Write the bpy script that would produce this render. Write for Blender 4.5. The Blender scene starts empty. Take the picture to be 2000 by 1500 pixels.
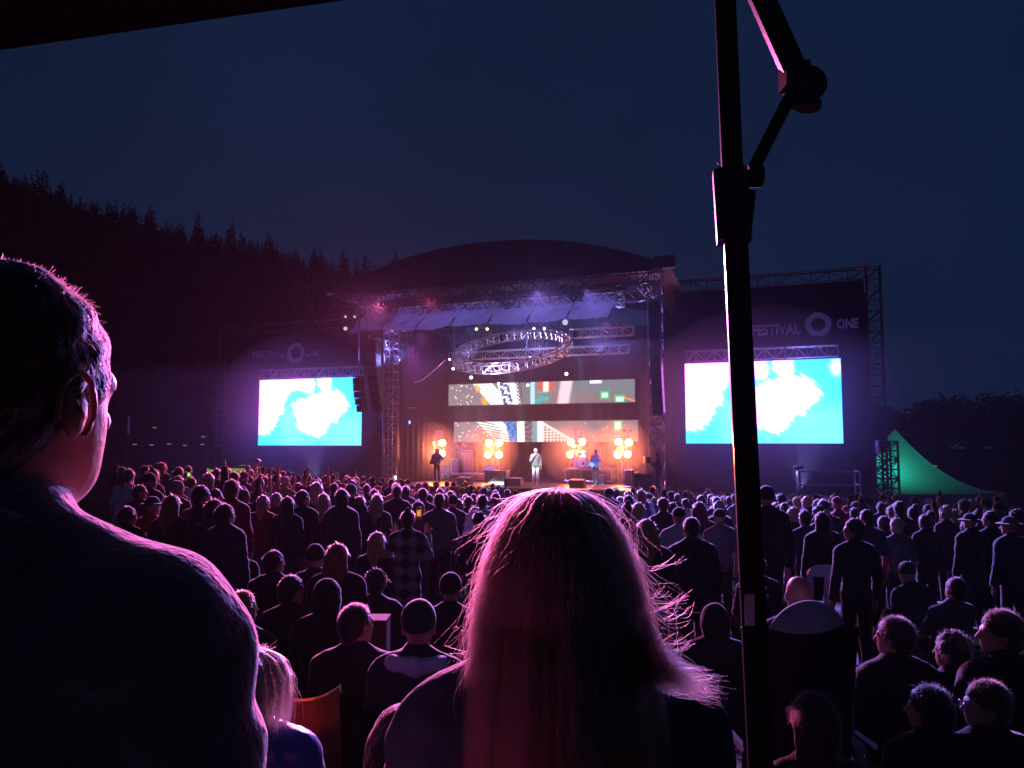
import bpy, bmesh, math, random
import numpy as np
from mathutils import Vector, Matrix
random.seed(7); RNG = np.random.default_rng(7)
D = bpy.data; SC = bpy.context.scene; COL = SC.collection
rad = math.radians

# ------------------------------------------------------------------ camera, sky, exposure
F = 1500.0; CAMZ = 3.6; PITCH = math.atan(118 / F)
cam_d = D.cameras.new('camera'); cam_d.sensor_width = 36; cam_d.lens = F / 2000 * 36
cam_d.clip_start = 0.05; cam_d.clip_end = 2000
cam = D.objects.new('camera', cam_d); COL.objects.link(cam)
cam.location = (0, 0, CAMZ); cam.rotation_euler = (rad(90) + PITCH, 0, 0)
SC.camera = cam
SC.view_settings.view_transform = 'Standard'; SC.view_settings.look = 'None'
SC.view_settings.exposure = 0; SC.view_settings.gamma = 1
SC.cycles.use_denoising = True
SC.cycles.max_bounces = 5; SC.cycles.volume_bounces = 0; SC.cycles.transparent_max_bounces = 16
SC.cycles.diffuse_bounces = 2; SC.cycles.glossy_bounces = 2; SC.cycles.transmission_bounces = 3
SC.cycles.sample_clamp_indirect = 3.0
SC.cycles.use_light_tree = True
SC.cycles.volume_step_rate = 4

world = D.worlds.new('World'); SC.world = world; world.use_nodes = True
wn = world.node_tree.nodes; wl = world.node_tree.links
bg = wn['Background']
sky = wn.new('ShaderNodeTexSky'); sky.sky_type = 'NISHITA'; sky.sun_disc = False
sky.sun_elevation = rad(-3.0); sky.sun_rotation = rad(200); sky.air_density = 1.6; sky.dust_density = 0.4; sky.ozone_density = 3
# heavy blue dusk: the sky texture carried on an even deep blue
mixn = wn.new('ShaderNodeMix'); mixn.data_type = 'RGBA'; mixn.blend_type = 'MIX'; mixn.inputs[0].default_value = 0.82
wl.new(sky.outputs[0], mixn.inputs[6]); mixn.inputs[7].default_value = (0.05, 0.15, 0.48, 1)
wtc = wn.new('ShaderNodeTexCoord'); wnz = wn.new('ShaderNodeTexNoise'); wnz.inputs['Scale'].default_value = 2.2; wnz.inputs['Detail'].default_value = 5; wnz.inputs['Roughness'].default_value = .55
wl.new(wtc.outputs['Generated'], wnz.inputs['Vector']); wrp = wn.new('ShaderNodeMapRange'); wrp.inputs[1].default_value = .3; wrp.inputs[2].default_value = .7; wrp.inputs[3].default_value = .82; wrp.inputs[4].default_value = 1.2; wl.new(wnz.outputs['Fac'], wrp.inputs[0])
cmx = wn.new('ShaderNodeVectorMath'); cmx.operation = 'SCALE'; wl.new(mixn.outputs[2], cmx.inputs[0]); wl.new(wrp.outputs[0], cmx.inputs['Scale'])   # thin uneven cloud
wl.new(cmx.outputs[0], bg.inputs['Color']); bg.inputs['Strength'].default_value = 0.095

# ------------------------------------------------------------------ pixel helpers (2000x1500 photo pixels)
def ray(px, py):
    x = (px - 1000) / F; z = (750 - py) / F
    return Vector((x, math.cos(PITCH) - z * math.sin(PITCH), math.sin(PITCH) + z * math.cos(PITCH)))
def P(px, py, Y):
    d = ray(px, py); return Vector((0, 0, CAMZ)) + d * (Y / d.y)
SANG = rad(20.8)
UH = Vector((math.cos(SANG), -math.sin(SANG), 0)); VH = Vector((math.sin(SANG), math.cos(SANG), 0))
O = P(1045, 868, 38.0); O.z = 0
def W(u, v, z): return O + UH * u + VH * v + Vector((0, 0, z))
def SP(px, py, v=0.0):
    d = ray(px, py); c = Vector((0, 0, CAMZ))
    t = (v - (c - O).dot(VH)) / d.dot(VH)
    return c + d * t
def SU(px, py, v=0.0):
    p = SP(px, py, v); q = p - O
    return q.dot(UH), p.z
def lerp(a, b, t): return a + (b - a) * t

def ground_z(x, y):
    ys = (-6, 0, 2, 4, 7, 12, 22, 33, 60, 400); zs = (2.3, 2.0, 1.86, 1.66, 1.36, 0.95, 0.5, 0.1, 0.0, 0.0)
    g = float(np.interp(y, ys, zs))
    f = min(1, max(0, (y - 4) / 10))
    if x < -1: g += 0.085 * min(-x - 1, 14) * f * max(0, min(1, (60 - y) / 30))
    if x > 3: g -= 0.03 * min(x - 3, 8) * f * max(0, min(1, (60 - y) / 30))
    return g

# ------------------------------------------------------------------ materials
MATS = {}
def mat(name, col=(0.1, 0.1, 0.1), rough=0.7, metal=0.0, var=0.25, scale=9.0, bump=0.1, sheen=0.0, trans=0.0, emit=None, es=1.0, spec=0.5, transl=0.0, tcol=None, sheen_rough=0.35):
    if name in MATS: return MATS[name]
    m = D.materials.new(name); m.use_nodes = True; n = m.node_tree.nodes; l = m.node_tree.links
    b = n['Principled BSDF']; out = n['Material Output']
    tc = n.new('ShaderNodeTexCoord'); nz = n.new('ShaderNodeTexNoise'); nz.inputs['Scale'].default_value = scale; nz.inputs['Detail'].default_value = 4
    l.new(tc.outputs['Object'], nz.inputs['Vector'])
    rp = n.new('ShaderNodeValToRGB'); rp.color_ramp.elements[0].position = 0.3; rp.color_ramp.elements[1].position = 0.7
    rp.color_ramp.elements[0].color = tuple(c * (1 - var) for c in col) + (1,)
    rp.color_ramp.elements[1].color = tuple(min(1, c * (1 + var)) for c in col) + (1,)
    l.new(nz.outputs['Fac'], rp.inputs[0]); l.new(rp.outputs[0], b.inputs['Base Color'])
    b.inputs['Roughness'].default_value = rough; b.inputs['Metallic'].default_value = metal
    b.inputs['Specular IOR Level'].default_value = spec
    if sheen:
        b.inputs['Sheen Weight'].default_value = sheen; b.inputs['Sheen Roughness'].default_value = sheen_rough
    if bump:
        bp = n.new('ShaderNodeBump'); bp.inputs['Strength'].default_value = bump; bp.inputs['Distance'].default_value = 0.02
        l.new(nz.outputs['Fac'], bp.inputs['Height']); l.new(bp.outputs[0], b.inputs['Normal'])
    if emit:
        b.inputs['Emission Color'].default_value = tuple(emit) + (1,); b.inputs['Emission Strength'].default_value = es
    if transl:
        t = n.new('ShaderNodeBsdfTranslucent'); t.inputs[0].default_value = tuple(tcol or col) + (1,)
        mx = n.new('ShaderNodeMixShader'); mx.inputs[0].default_value = transl
        l.new(b.outputs[0], mx.inputs[1]); l.new(t.outputs[0], mx.inputs[2]); l.new(mx.outputs[0], out.inputs[0])
    MATS[name] = m; return m
def emat(name, col, s=1.0):
    if name in MATS: return MATS[name]
    m = D.materials.new(name); m.use_nodes = True; n = m.node_tree.nodes; l = m.node_tree.links
    n.remove(n['Principled BSDF']); e = n.new('ShaderNodeEmission'); e.inputs[0].default_value = tuple(col) + (1,); e.inputs[1].default_value = s
    l.new(e.outputs[0], n['Material Output'].inputs[0]); MATS[name] = m; return m
def attrmat(name, s=1.0):
    m = D.materials.new(name); m.use_nodes = True; n = m.node_tree.nodes; l = m.node_tree.links
    n.remove(n['Principled BSDF']); e = n.new('ShaderNodeEmission'); a = n.new('ShaderNodeAttribute'); a.attribute_name = 'picture'
    l.new(a.outputs['Color'], e.inputs[0]); e.inputs[1].default_value = s; l.new(e.outputs[0], n['Material Output'].inputs[0]); return m
def hairmat(name, col, rough=0.35):
    if name in MATS: return MATS[name]
    m = D.materials.new(name); m.use_nodes = True; n = m.node_tree.nodes; l = m.node_tree.links
    n.remove(n['Principled BSDF']); h = n.new('ShaderNodeBsdfHairPrincipled'); h.model = 'CHIANG'; h.parametrization = 'COLOR'
    nz = n.new('ShaderNodeTexNoise'); nz.inputs['Scale'].default_value = 40
    mx = n.new('ShaderNodeMix'); mx.data_type = 'RGBA'; l.new(nz.outputs['Fac'], mx.inputs[0])
    mx.inputs[6].default_value = tuple(c * 0.7 for c in col) + (1,); mx.inputs[7].default_value = tuple(min(1, c * 1.3) for c in col) + (1,)
    l.new(mx.outputs[2], h.inputs['Color']); h.inputs['Roughness'].default_value = rough; h.inputs['Radial Roughness'].default_value = 0.5
    l.new(h.outputs[0], n['Material Output'].inputs[0]); MATS[name] = m; return m

# ------------------------------------------------------------------ object helpers
def tag(o, label=None, cat=None, group=None, kind=None):
    if label: o['label'] = label
    if cat: o['category'] = cat
    if group: o['group'] = group
    if kind: o['kind'] = kind
    return o
def thing(name, label, cat, loc, group=None):
    o = D.objects.new(name, None); COL.objects.link(o); o.location = loc; o.empty_display_size = 0.2
    return tag(o, label, cat, group)
def put(name, me, m=None, parent=None, smooth=False):
    """link mesh (in world coordinates) under parent"""
    if m is not None and not me.materials: me.materials.append(m)
    o = D.objects.new(name, me); COL.objects.link(o)
    if parent is not None:
        off = Vector(parent.location); p = parent.parent
        while p: off = off + Vector(p.location); p = p.parent
        me.transform(Matrix.Translation(-off)); o.parent = parent
    if smooth: me.shade_smooth()
    return o
class MB:
    def __init__(s, fr=None): s.v = []; s.f = []; s.fr = fr
    def pt(s, p):
        p = Vector(p); s.v.append(tuple(s.fr(*p) if s.fr else p)); return len(s.v) - 1
    def poly(s, pts): s.f.append([s.pt(p) for p in pts]); return s
    def box(s, c, d, R=None):
        c = Vector(c); d = Vector(d) / 2; i = []
        for x in (-1, 1):
            for y in (-1, 1):
                for z in (-1, 1):
                    q = Vector((x * d.x, y * d.y, z * d.z))
                    if R: q = R @ q
                    i.append(s.pt(c + q))
        for f in ((0, 1, 3, 2), (4, 6, 7, 5), (0, 4, 5, 1), (2, 3, 7, 6), (0, 2, 6, 4), (1, 5, 7, 3)): s.f.append([i[k] for k in f])
        return s
    def tube(s, pts, r, n=6, r2=None):
        pts = [Vector(p) for p in pts]; rings = []
        for k, p in enumerate(pts):
            d = (pts[min(k + 1, len(pts) - 1)] - pts[max(k - 1, 0)])
            if d.length < 1e-9: d = Vector((0, 0, 1))
            d.normalize(); a = d.orthogonal().normalized() if abs(d.z) > 0.9 else d.cross(Vector((0, 0, 1))).normalized()
            b = d.cross(a); rr = r if r2 is None else lerp(r, r2, k / max(1, len(pts) - 1))
            rings.append([s.pt(p + a * math.cos(t * 2 * math.pi / n) * rr + b * math.sin(t * 2 * math.pi / n) * rr) for t in range(n)])
        for A, B in zip(rings, rings[1:]):
            for t in range(n): s.f.append([A[t], A[(t + 1) % n], B[(t + 1) % n], B[t]])
        s.f.append(rings[0][::-1]); s.f.append(rings[-1]); return s
    def disc(s, c, r, nrm, th=0.05, n=16, r2=None):
        c = Vector(c); nrm = Vector(nrm).normalized() * th / 2
        return s.tube([c - nrm, c + nrm], r, n, r2)
    def lathe(s, c, prof, n=16, R=None):
        c = Vector(c); rings = []
        for r, z in prof:
            ring = []
            for t in range(n):
                q = Vector((r * math.cos(t * 2 * math.pi / n), r * math.sin(t * 2 * math.pi / n), z))
                if R: q = R @ q
                ring.append(s.pt(c + q))
            rings.append(ring)
        for A, B in zip(rings, rings[1:]):
            for t in range(n): s.f.append([A[t], A[(t + 1) % n], B[(t + 1) % n], B[t]])
        s.f.append(rings[0][::-1]); s.f.append(rings[-1]); return s
    def truss(s, a, b, w, seg, r=0.025, rd=0.015, n=5, up=(0, 0, 1), tri=False, h=None):
        a = Vector(a); b = Vector(b); d = (b - a).normalized(); up = Vector(up); sd = d.cross(up).normalized(); up = sd.cross(d).normalized()
        h = w if h is None else h
        cs = [(-1, -1), (1, -1), (1, 1), (-1, 1)] if not tri else [(-1, -1), (1, -1), (0, 1)]
        off = [sd * x * w / 2 + up * y * h / 2 for x, y in cs]
        for o_ in off: s.tube([a + o_, b + o_], r, n)
        L = b - a; m = len(off)
        for k in range(seg):
            p = a + L * k / seg; q = a + L * (k + 1) / seg
            for i in range(m):
                o1, o2 = off[i], off[(i + 1) % m]
                if (k + (i >= m / 2)) % 2: o1, o2 = o2, o1
                s.tube([p + o1, q + o2], rd, 4)
            for i in range(m): s.tube([p + off[i], p + off[(i + 1) % m]], rd, 4)
        for i in range(m): s.tube([b + off[i], b + off[(i + 1) % m]], rd, 4)
        return s
    def grid(s, fn, nu, nv):
        idx = [[s.pt(fn(i / nu, j / nv)) for j in range(nv + 1)] for i in range(nu + 1)]
        for i in range(nu):
            for j in range(nv): s.f.append([idx[i][j], idx[i + 1][j], idx[i + 1][j + 1], idx[i][j + 1]])
        return s
    def build(s, name, m=None, parent=None, smooth=False):
        me = D.meshes.new(name); me.from_pydata(s.v, [], s.f); me.update()
        return put(name, me, m, parent, smooth)

def text_mesh(txt, bold=False):
    c = D.curves.new('lettering', 'FONT'); c.body = txt; c.size = 1; c.resolution_u = 3; c.offset = 0.04
    o = D.objects.new('lettering', c); COL.objects.link(o)
    dg = bpy.context.evaluated_depsgraph_get(); me = D.meshes.new_from_object(o.evaluated_get(dg), depsgraph=dg)
    D.objects.remove(o); D.curves.remove(c); return me

# ------------------------------------------------------------------ implicit surfaces for bodies
class SDF:
    """smooth union of round cones and ellipsoids, meshed with surface nets"""
    def __init__(s, k=0.03): s.p = []; s.k = k
    def cone(s, a, b, ra, rb=None, k=None, g=1): s.p.append(('c', np.array(a, float), np.array(b, float), ra, ra if rb is None else rb, s.k if k is None else k, g)); return s
    def ell(s, c, r, R=None, k=None, g=1): s.p.append(('e', np.array(c, float), np.array(r, float), R, None, s.k if k is None else k, g)); return s
    def cut(s, c, r, R=None, k=0.01): return s.ell(c, r, R, k, -1)
    def field(s, X, grow=0.0):
        pass
    def mesh(s, name, vox=0.02, grow=0.0, wrinkle=0.0, wscale=1.0, clip=None, seed=0):
        lo = np.full(3, 1e9); hi = -lo
        for q in s.p:
            if q[6] < 0: continue
            if q[0] == 'c': R = max(q[3], q[4]); l = np.minimum(q[1], q[2]) - R; h = np.maximum(q[1], q[2]) + R
            else: R = q[2].max(); l = q[1] - R; h = q[1] + R
            lo = np.minimum(lo, l); hi = np.maximum(hi, h)
        m = grow + 3 * vox + abs(wrinkle); lo -= m; hi += m
        n = np.ceil((hi - lo) / vox).astype(int) + 1
        ax = [lo[i] + vox * np.arange(n[i]) for i in range(3)]
        f = np.full(n, 0.5, np.float32)
        for q in s.p:
            kk = q[5]; mg = grow + 2 * kk + 3 * vox
            if q[0] == 'c': R = max(q[3], q[4]); l = np.minimum(q[1], q[2]) - R - mg; h = np.maximum(q[1], q[2]) + R + mg
            else: R = q[2].max(); l = q[1] - R - mg; h = q[1] + R + mg
            i0 = np.maximum(0, np.floor((l - lo) / vox).astype(int)); i1 = np.minimum(n, np.ceil((h - lo) / vox).astype(int) + 1)
            if np.any(i1 <= i0): continue
            X = np.stack(np.meshgrid(*[ax[i][i0[i]:i1[i]] for i in range(3)], indexing='ij'), -1)
            if q[0] == 'c':
                a, b = q[1], q[2]; ab = b - a; t = np.clip(((X - a) @ ab) / max(1e-9, ab @ ab), 0, 1)
                d = np.linalg.norm(X - a - t[..., None] * ab, axis=-1) - (q[3] + (q[4] - q[3]) * t)
            else:
                Y = X - q[1]
                if q[3] is not None: Y = Y @ np.array(q[3])
                k0 = np.linalg.norm(Y / q[2], axis=-1); k1 = np.linalg.norm(Y / q[2] ** 2, axis=-1)
                d = k0 * (k0 - 1) / np.maximum(k1, 1e-6)
            sl = tuple(slice(i0[i], i1[i]) for i in range(3)); g = f[sl]
            if q[6] > 0:
                d = d - grow; hh = np.clip(0.5 + 0.5 * (g - d) / kk, 0, 1); f[sl] = g * (1 - hh) + d * hh - kk * hh * (1 - hh)
            else:
                hh = np.clip(0.5 - 0.5 * (g + d) / kk, 0, 1); f[sl] = g * (1 - hh) - d * hh + kk * hh * (1 - hh)
        if wrinkle or clip:
            X = np.stack(np.meshgrid(*ax, indexing='ij'), -1)
        if wrinkle:
            r = np.random.default_rng(seed + 5); w = 0
            for i in range(6):
                kv = r.normal(size=3) * (18 + 10 * i) / wscale; kv[2] *= 1.3
                w = w + np.sin(X @ kv + r.random() * 6 + 1.5 * np.sin(X @ (r.normal(size=3) * 9 / wscale))) / (1 + 0.5 * i)
            f = f + (wrinkle * 0.4 * w).astype(np.float32)
        if clip: f = np.maximum(f, clip(X).astype(np.float32))
        ins = f < 0
        # surface nets
        c = [ins[a:n[0] - 1 + a, b:n[1] - 1 + b, d:n[2] - 1 + d] for a in (0, 1) for b in (0, 1) for d in (0, 1)]
        sm = sum(x.astype(np.int8) for x in c); act = (sm > 0) & (sm < 8)
        idx = np.argwhere(act); vid = np.full(act.shape, -1, np.int64); vid[act] = np.arange(len(idx))
        acc = np.zeros((len(idx), 3)); cnt = np.zeros(len(idx))
        cor = [(a, b, d) for a in (0, 1) for b in (0, 1) for d in (0, 1)]
        for A in cor:
            for B in cor:
                if sum(abs(x - y) for x, y in zip(A, B)) == 1 and A < B:
                    fa = f[idx[:, 0] + A[0], idx[:, 1] + A[1], idx[:, 2] + A[2]]; fb = f[idx[:, 0] + B[0], idx[:, 1] + B[1], idx[:, 2] + B[2]]
                    mk = (fa < 0) != (fb < 0); t = np.where(mk, fa / np.where(mk, fa - fb, 1), 0)
                    p = np.array(A) + t[:, None] * (np.array(B) - np.array(A)); acc += p * mk[:, None]; cnt += mk
        v = lo + (idx + acc / np.maximum(cnt, 1)[:, None]) * vox
        faces = []
        for axs in range(3):
            o1, o2 = [(1, 2), (2, 0), (0, 1)][axs]
            s0 = [slice(None)] * 3; s1 = [slice(None)] * 3; s0[axs] = slice(0, n[axs] - 1); s1[axs] = slice(1, n[axs])
            A = ins[tuple(s0)]; B = ins[tuple(s1)]; e = np.argwhere(A != B)
            ok = (e[:, o1] > 0) & (e[:, o2] > 0) & (e[:, o1] < n[o1] - 1) & (e[:, o2] < n[o2] - 1); e = e[ok]
            fl = A[e[:, 0], e[:, 1], e[:, 2]]
            qd = []
            for d1, d2 in ((0, 0), (1, 0), (1, 1), (0, 1)):
                w = e.copy(); w[:, o1] -= d1; w[:, o2] -= d2; qd.append(vid[w[:, 0], w[:, 1], w[:, 2]])
            qd = np.stack(qd, 1); qd[fl] = qd[fl]; qd[~fl] = qd[~fl][:, ::-1]; faces.append(qd[:, ::-1] if False else qd)
        fc = np.concatenate(faces) if faces else np.zeros((0, 4), int)
        me = D.meshes.new(name)
        me.vertices.add(len(v)); me.vertices.foreach_set('co', v.astype(np.float32).ravel())
        me.loops.add(len(fc) * 4); me.loops.foreach_set('vertex_index', fc.astype(np.int32).ravel())
        me.polygons.add(len(fc)); me.polygons.foreach_set('loop_start', np.arange(0, len(fc) * 4, 4, dtype=np.int32))
        me.update(calc_edges=True); me.validate(); me.shade_smooth(); return me

def rotz(a): c, s = math.cos(a), math.sin(a); return np.array(((c, -s, 0), (s, c, 0), (0, 0, 1.0)))
def rotx(a): c, s = math.cos(a), math.sin(a); return np.array(((1.0, 0, 0), (0, c, -s), (0, s, c)))
ARMS = {  # elbow, wrist, finger direction, relative to the right shoulder (+x = outwards, +y = forwards)
    'down': ((.06, -.02, -.28), (.07, .05, -.52), (0, .15, -1)), 'pocket': ((.09, -.06, -.27), (.0, .05, -.47), (-.4, .3, -1)),
    'up': ((.10, .10, .20), (.06, .14, .46), (0, 0, 1)), 'half': ((.09, .12, -.20), (.05, .30, .02), (0, .2, 1)),
    'phone': ((.07, .12, -.22), (.03, .27, .03), (-.1, .1, 1)), 'cross': ((.05, .06, -.27), (-.20, .20, -.20), (-1, .2, .1)),
    'lap': ((.04, .06, -.27), (-.06, .26, -.38), (-.2, 1, -.3)), 'mic': ((.06, .10, -.25), (-.14, .17, .02), (-.5, .2, .8)),
    'guitar': ((.10, -.02, -.26), (-.08, .20, -.33), (-1, .2, -.1)), 'neckhand': ((.12, .10, -.22), (.22, .30, -.12), (-.3, .4, .6)),
    'out': ((.22, .05, -.17), (.44, .12, -.22), (1, .2, -.1)), 'wide': ((.24, .02, .0), (.30, .12, .24), (0, .1, 1)),
    'reach': ((.22, .02, -.04), (.46, .06, -.10), (1, .1, -.2)), 'hip': ((.20, -.07, -.22), (.02, .04, -.42), (-1, .3, -.6)),
}
def human(pose=('down', 'down'), hair='short', top='long', yaw=0.0, pitch=0.0, seated=False, lean=0.0, vox=0.022, fat=1.0, fingers=False, e=0.016, hem=0.84, head=True, skirt=False, seed=0, wr=0.008):
    """returns dict part -> mesh, in local coordinates (feet at origin, facing +y)"""
    dz = (-0.72 if seated == 'low' else -0.43) if seated else 0.0
    Rl = rotx(-lean); piv = np.array((0, 0, 0.95 + dz))
    def T(p): return (Rl @ (np.array(p, float) + (0, 0, dz) - piv)) + piv
    B = SDF(0.035)
    tor = []
    def te(c, r, k=0.05): tor.append(('e', T(c), (r[0] * fat, r[1] * fat, r[2]), Rl, k))
    te((0, -.005, .95), (.165, .12, .13)); te((0, 0, 1.10), (.145, .108, .17)); te((0, .0, 1.28), (.172, .122, .19))
    tor.append(('c', T((-.14, -.01, 1.405)), T((.14, -.01, 1.405)), .068, .068, .05))
    for sx in (-1, 1): tor.append(('c', T((sx * .14, -.012, 1.43)), T((sx * .03, -.012, 1.50)), .045, .042, .05))
    neck = ('c', T((0, -.01, 1.45)), T((0, .012, 1.57)), .058, .054, .03)
    arms = []; hands = []
    for sx, ps in ((1, pose[0]), (-1, pose[1])):
        el, wrp, fd = ARMS[ps]; m = np.array((sx, 1, 1)); sh = np.array((sx * .185, -.01, 1.405))
        S_ = T(sh); E_ = T(sh + np.array(el) * m); W_ = T(sh + np.array(wrp) * m); fdv = (Rl @ (np.array(fd) * m)); fdv = fdv / np.linalg.norm(fdv)
        arms.append((S_, E_, W_))
        sd = np.cross(fdv, (0, 1, 0) if abs(fdv[1]) < .8 else (1, 0, 0)); sd /= np.linalg.norm(sd)
        hands.append((W_, fdv, sd, sx))
    legs = []
    for sx in (-1, 1):
        if seated == 'low': legs.append((np.array((sx * .09, 0, .21)), np.array((sx * .13, .40, .40)), np.array((sx * .14, .62, .09))))
        elif seated: legs.append((np.array((sx * .09, 0, .50)), np.array((sx * .12, .43, .50)), np.array((sx * .13, .42, .09))))
        else: legs.append((np.array((sx * .088, 0, .92)), np.array((sx * .10, .02, .49)), np.array((sx * .11, -.01, .09))))
    def add(Q, q, gr=0.0):
        if q[0] == 'e': Q.ell(q[1], np.array(q[2]) + gr, q[3], q[4])
        else: Q.cone(q[1], q[2], q[3] + gr, q[4] + gr, q[5])
    for q in tor: add(B, q)
    add(B, neck)
    for S_, E_, W_ in arms: B.cone(S_, E_, .052, .040, .03); B.cone(E_, W_, .040, .027, .02)
    for W_, fd, sd, sx in hands:
        pc = W_ + fd * .055
        nb = np.cross(fd, sd)
        Rm = np.stack([sd, nb, fd], 1); B.ell(pc, (.040, .018, .055), Rm, .015)
        if fingers:
            for i, L in enumerate((.062, .075, .070, .055)):
                o_ = (i - 1.5) * .02; a = W_ + fd * .09 + sd * o_; m_ = a + fd * L * .55 + nb * .006; b = m_ + fd * L * .4 + nb * .02
                B.cone(a, m_, .0095, .009, .005); B.cone(m_, b, .009, .0075, .004)
            a = W_ + fd * .03 + sd * (.035 * (-1 if sx > 0 else 1)); B.cone(a, a + fd * .05 + sd * (.03 * (-1 if sx > 0 else 1)), .012, .009, .008)
        else: B.ell(W_ + fd * .115, (.034, .016, .055), Rm, .015)
    for H, K, A in legs:
        B.cone(H, K, .085 * fat, .056, .04); B.cone(K, A, .056, .040, .03); B.cone(A + (0, -.03, -.04), A + (0, .15, -.055), .042, .032, .02)
    hc = T((0, .015, 1.645)); Rh = Rl @ rotz(yaw) @ rotx(pitch)
    def Hd(p): return hc + Rh @ np.array(p, float)
    human.head = (hc, Rh)
    B.ell(Hd((0, -.012, .022)), (.076, .097, .094), Rh, .03)
    B.ell(Hd((0, .028, -.035)), (.062, .068, .072), Rh, .03)
    B.ell(Hd((0, .048, -.082)), (.038, .042, .030), Rh, .03)
    B.cone(Hd((0, .088, .012)), Hd((0, .112, -.022)), .010, .014, .012)
    B.cone(Hd((-.035, .078, .020)), Hd((.035, .078, .020)), .014, .014, .02)
    for sx in (-1, 1):
        B.cut(Hd((sx * .032, .098, .002)), (.014, .012, .010), Rh, .01)
        B.ell(Hd((sx * .081, -.008, -.012)), (.010, .020, .032), Rh @ rotz(sx * .35), .008)
    B.cone(Hd((-.018, .092, -.050)), Hd((.018, .092, -.050)), .008, .008, .008)
    out = {}
    out['body'] = B.mesh('body', vox)
    # hair and headgear
    Hs = SDF(.02)
    def cap_hair(g=.013):
        Hs.ell(Hd((0, -.018, .026)), (.078 + g, .098 + g, .098 + g), Rh)
        Hs.cone(Hd((0, -.085, .0)), Hd((0, -.068, -.06)), .05, .045, .03)
        Hs.cut(Hd((0, .085, -.035)), (.085, .075, .085), Rh, .012)
        for sx in (-1, 1): Hs.cut(Hd((sx * .09, .02, -.045)), (.03, .06, .045), Rh, .01)
    if hair == 'short': cap_hair()
    elif hair == 'crop': cap_hair(.006)
    elif hair == 'curly':
        cap_hair(.02)
        r = np.random.default_rng(seed)
        for i in range(60):
            v = r.normal(size=3); v /= np.linalg.norm(v)
            if v[1] > .45 or v[2] < -.2: continue
            Hs.ell(Hd(v * (.095, .112, .115) + (0, -.015, .03)), (.02,) * 3, None, .008)
    elif hair in ('long', 'longthin', 'ponytail', 'bun'):
        cap_hair(.015)
        if hair == 'long':
            r = np.random.default_rng(seed)
            Hs.cone(Hd((0, -.075, -.02)), T((0, -.085, 1.33)), .07, .06, .04)
            for sx in (-1, 1):
                Hs.cone(Hd((sx * .06, -.045, .0)), T((sx * (.09 + .02 * r.random()), -.06, 1.42)), .05, .04, .04)
                Hs.cone(T((sx * .09, -.06, 1.42)), T((sx * (.07 + .03 * r.random()), -.10, 1.22)), .04, .025, .03)
        if hair == 'longthin':
            Hs.cone(Hd((0, -.07, -.02)), T((0, -.08, 1.40)), .065, .05, .04)
            for sx in (-1, 1): Hs.cone(Hd((sx * .055, -.03, .0)), T((sx * .07, -.04, 1.44)), .04, .03, .03)
        if hair == 'bun': Hs.ell(Hd((0, -.05, .145)), (.04, .04, .036), Rh, .01)
        if hair == 'ponytail':
            Hs.ell(Hd((0, -.125, .03)), (.03, .03, .03), Rh, .01); Hs.cone(Hd((0, -.14, .02)), T((0, -.14, 1.42)), .028, .012, .01)
    if Hs.p: out['hair'] = Hs.mesh('hair', min(vox, .016), wrinkle=.004, wscale=.5, seed=seed)
    G = SDF(.012)
    if hair in ('cap', 'backcap'):
        s = 1 if hair == 'cap' else -1
        G.ell(Hd((0, -.012, .045)), (.090, .112, .092), Rh); G.cut(Hd((0, 0, -.075)), (.2, .2, .10), Rh, .006)
        for t in np.linspace(-.055, .055, 7): G.cone(Hd((t, .07 * s, .035)), Hd((t * .8, s * (.165 - abs(t) * .5), .022)), .007, .006, .01)
        out['cap'] = G.mesh('cap', .011)
    if hair == 'beanie':
        G.ell(Hd((0, -.018, .045)), (.092, .112, .108), Rh); G.cut(Hd((0, .03, -.095)), (.2, .2, .11), Rh, .006)
        out['beanie'] = G.mesh('beanie', .013, wrinkle=.002, wscale=.3)
    if hair == 'hat':
        G.ell(Hd((0, -.01, .055)), (.085, .105, .095), Rh); G.cut(Hd((0, 0, -.06)), (.2, .2, .10), Rh, .006)
        G.ell(Hd((0, 0, .045)), (.155, .165, .012), Rh, .008); out['hat'] = G.mesh('hat', .011)
    if hair == 'hood':
        G.ell(Hd((0, -.03, .02)), (.105, .120, .125), Rh); G.cone(Hd((0, -.04, -.06)), T((0, -.045, 1.46)), .10, .09, .05)
        G.cut(Hd((0, .13, -.01)), (.075, .12, .10), Rh, .02); out['hood'] = G.mesh('hood', .016, wrinkle=.006, seed=seed)
    if hair == 'collar':   # down hood lying on the shoulders
        cap_hair(); out['hair'] = Hs.mesh('hair', .016)
        for sx in (-1, 1): G.cone(T((0, -.12, 1.46)), T((sx * .12, -.05, 1.49)), .055, .04, .03); G.cone(T((sx * .12, -.05, 1.49)), T((sx * .07, .06, 1.46)), .04, .03, .03)
        out['hood'] = G.mesh('hood', .016, wrinkle=.006, seed=seed)
    # top
    Tp = SDF(.045)
    for q in tor: add(Tp, q, e)
    Tp.cone(T((0, -.012, 1.45)), T((0, -.005, 1.505)), .062 + e * .5, .060 + e * .4, .03)
    for S_, E_, W_ in arms:
        if top == 'short': Tp.cone(S_, S_ + (E_ - S_) * .75, .058 + e, .052 + e, .03)
        elif top != 'vest':
            Tp.cone(S_, E_, .054 + e, .046 + e, .03); Tp.cone(E_, E_ + (W_ - E_) * .93, .046 + e, .034 + e, .02)
    if top == 'coat':
        Tp.cone(T((0, 0, .9)), T((0, 0, .62)), .17, .19, .05)
    if top == 'cape':
        Tp.cone(T((0, -.02, 1.35)), T((0, -.02, .65)), .19, .26, .08)
    zb = (hem if top not in ('coat', 'cape') else .62) + dz
    nrm = Rl @ np.array((0, 0, 1.0)); base = T((0, 0, zb - dz))
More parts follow.
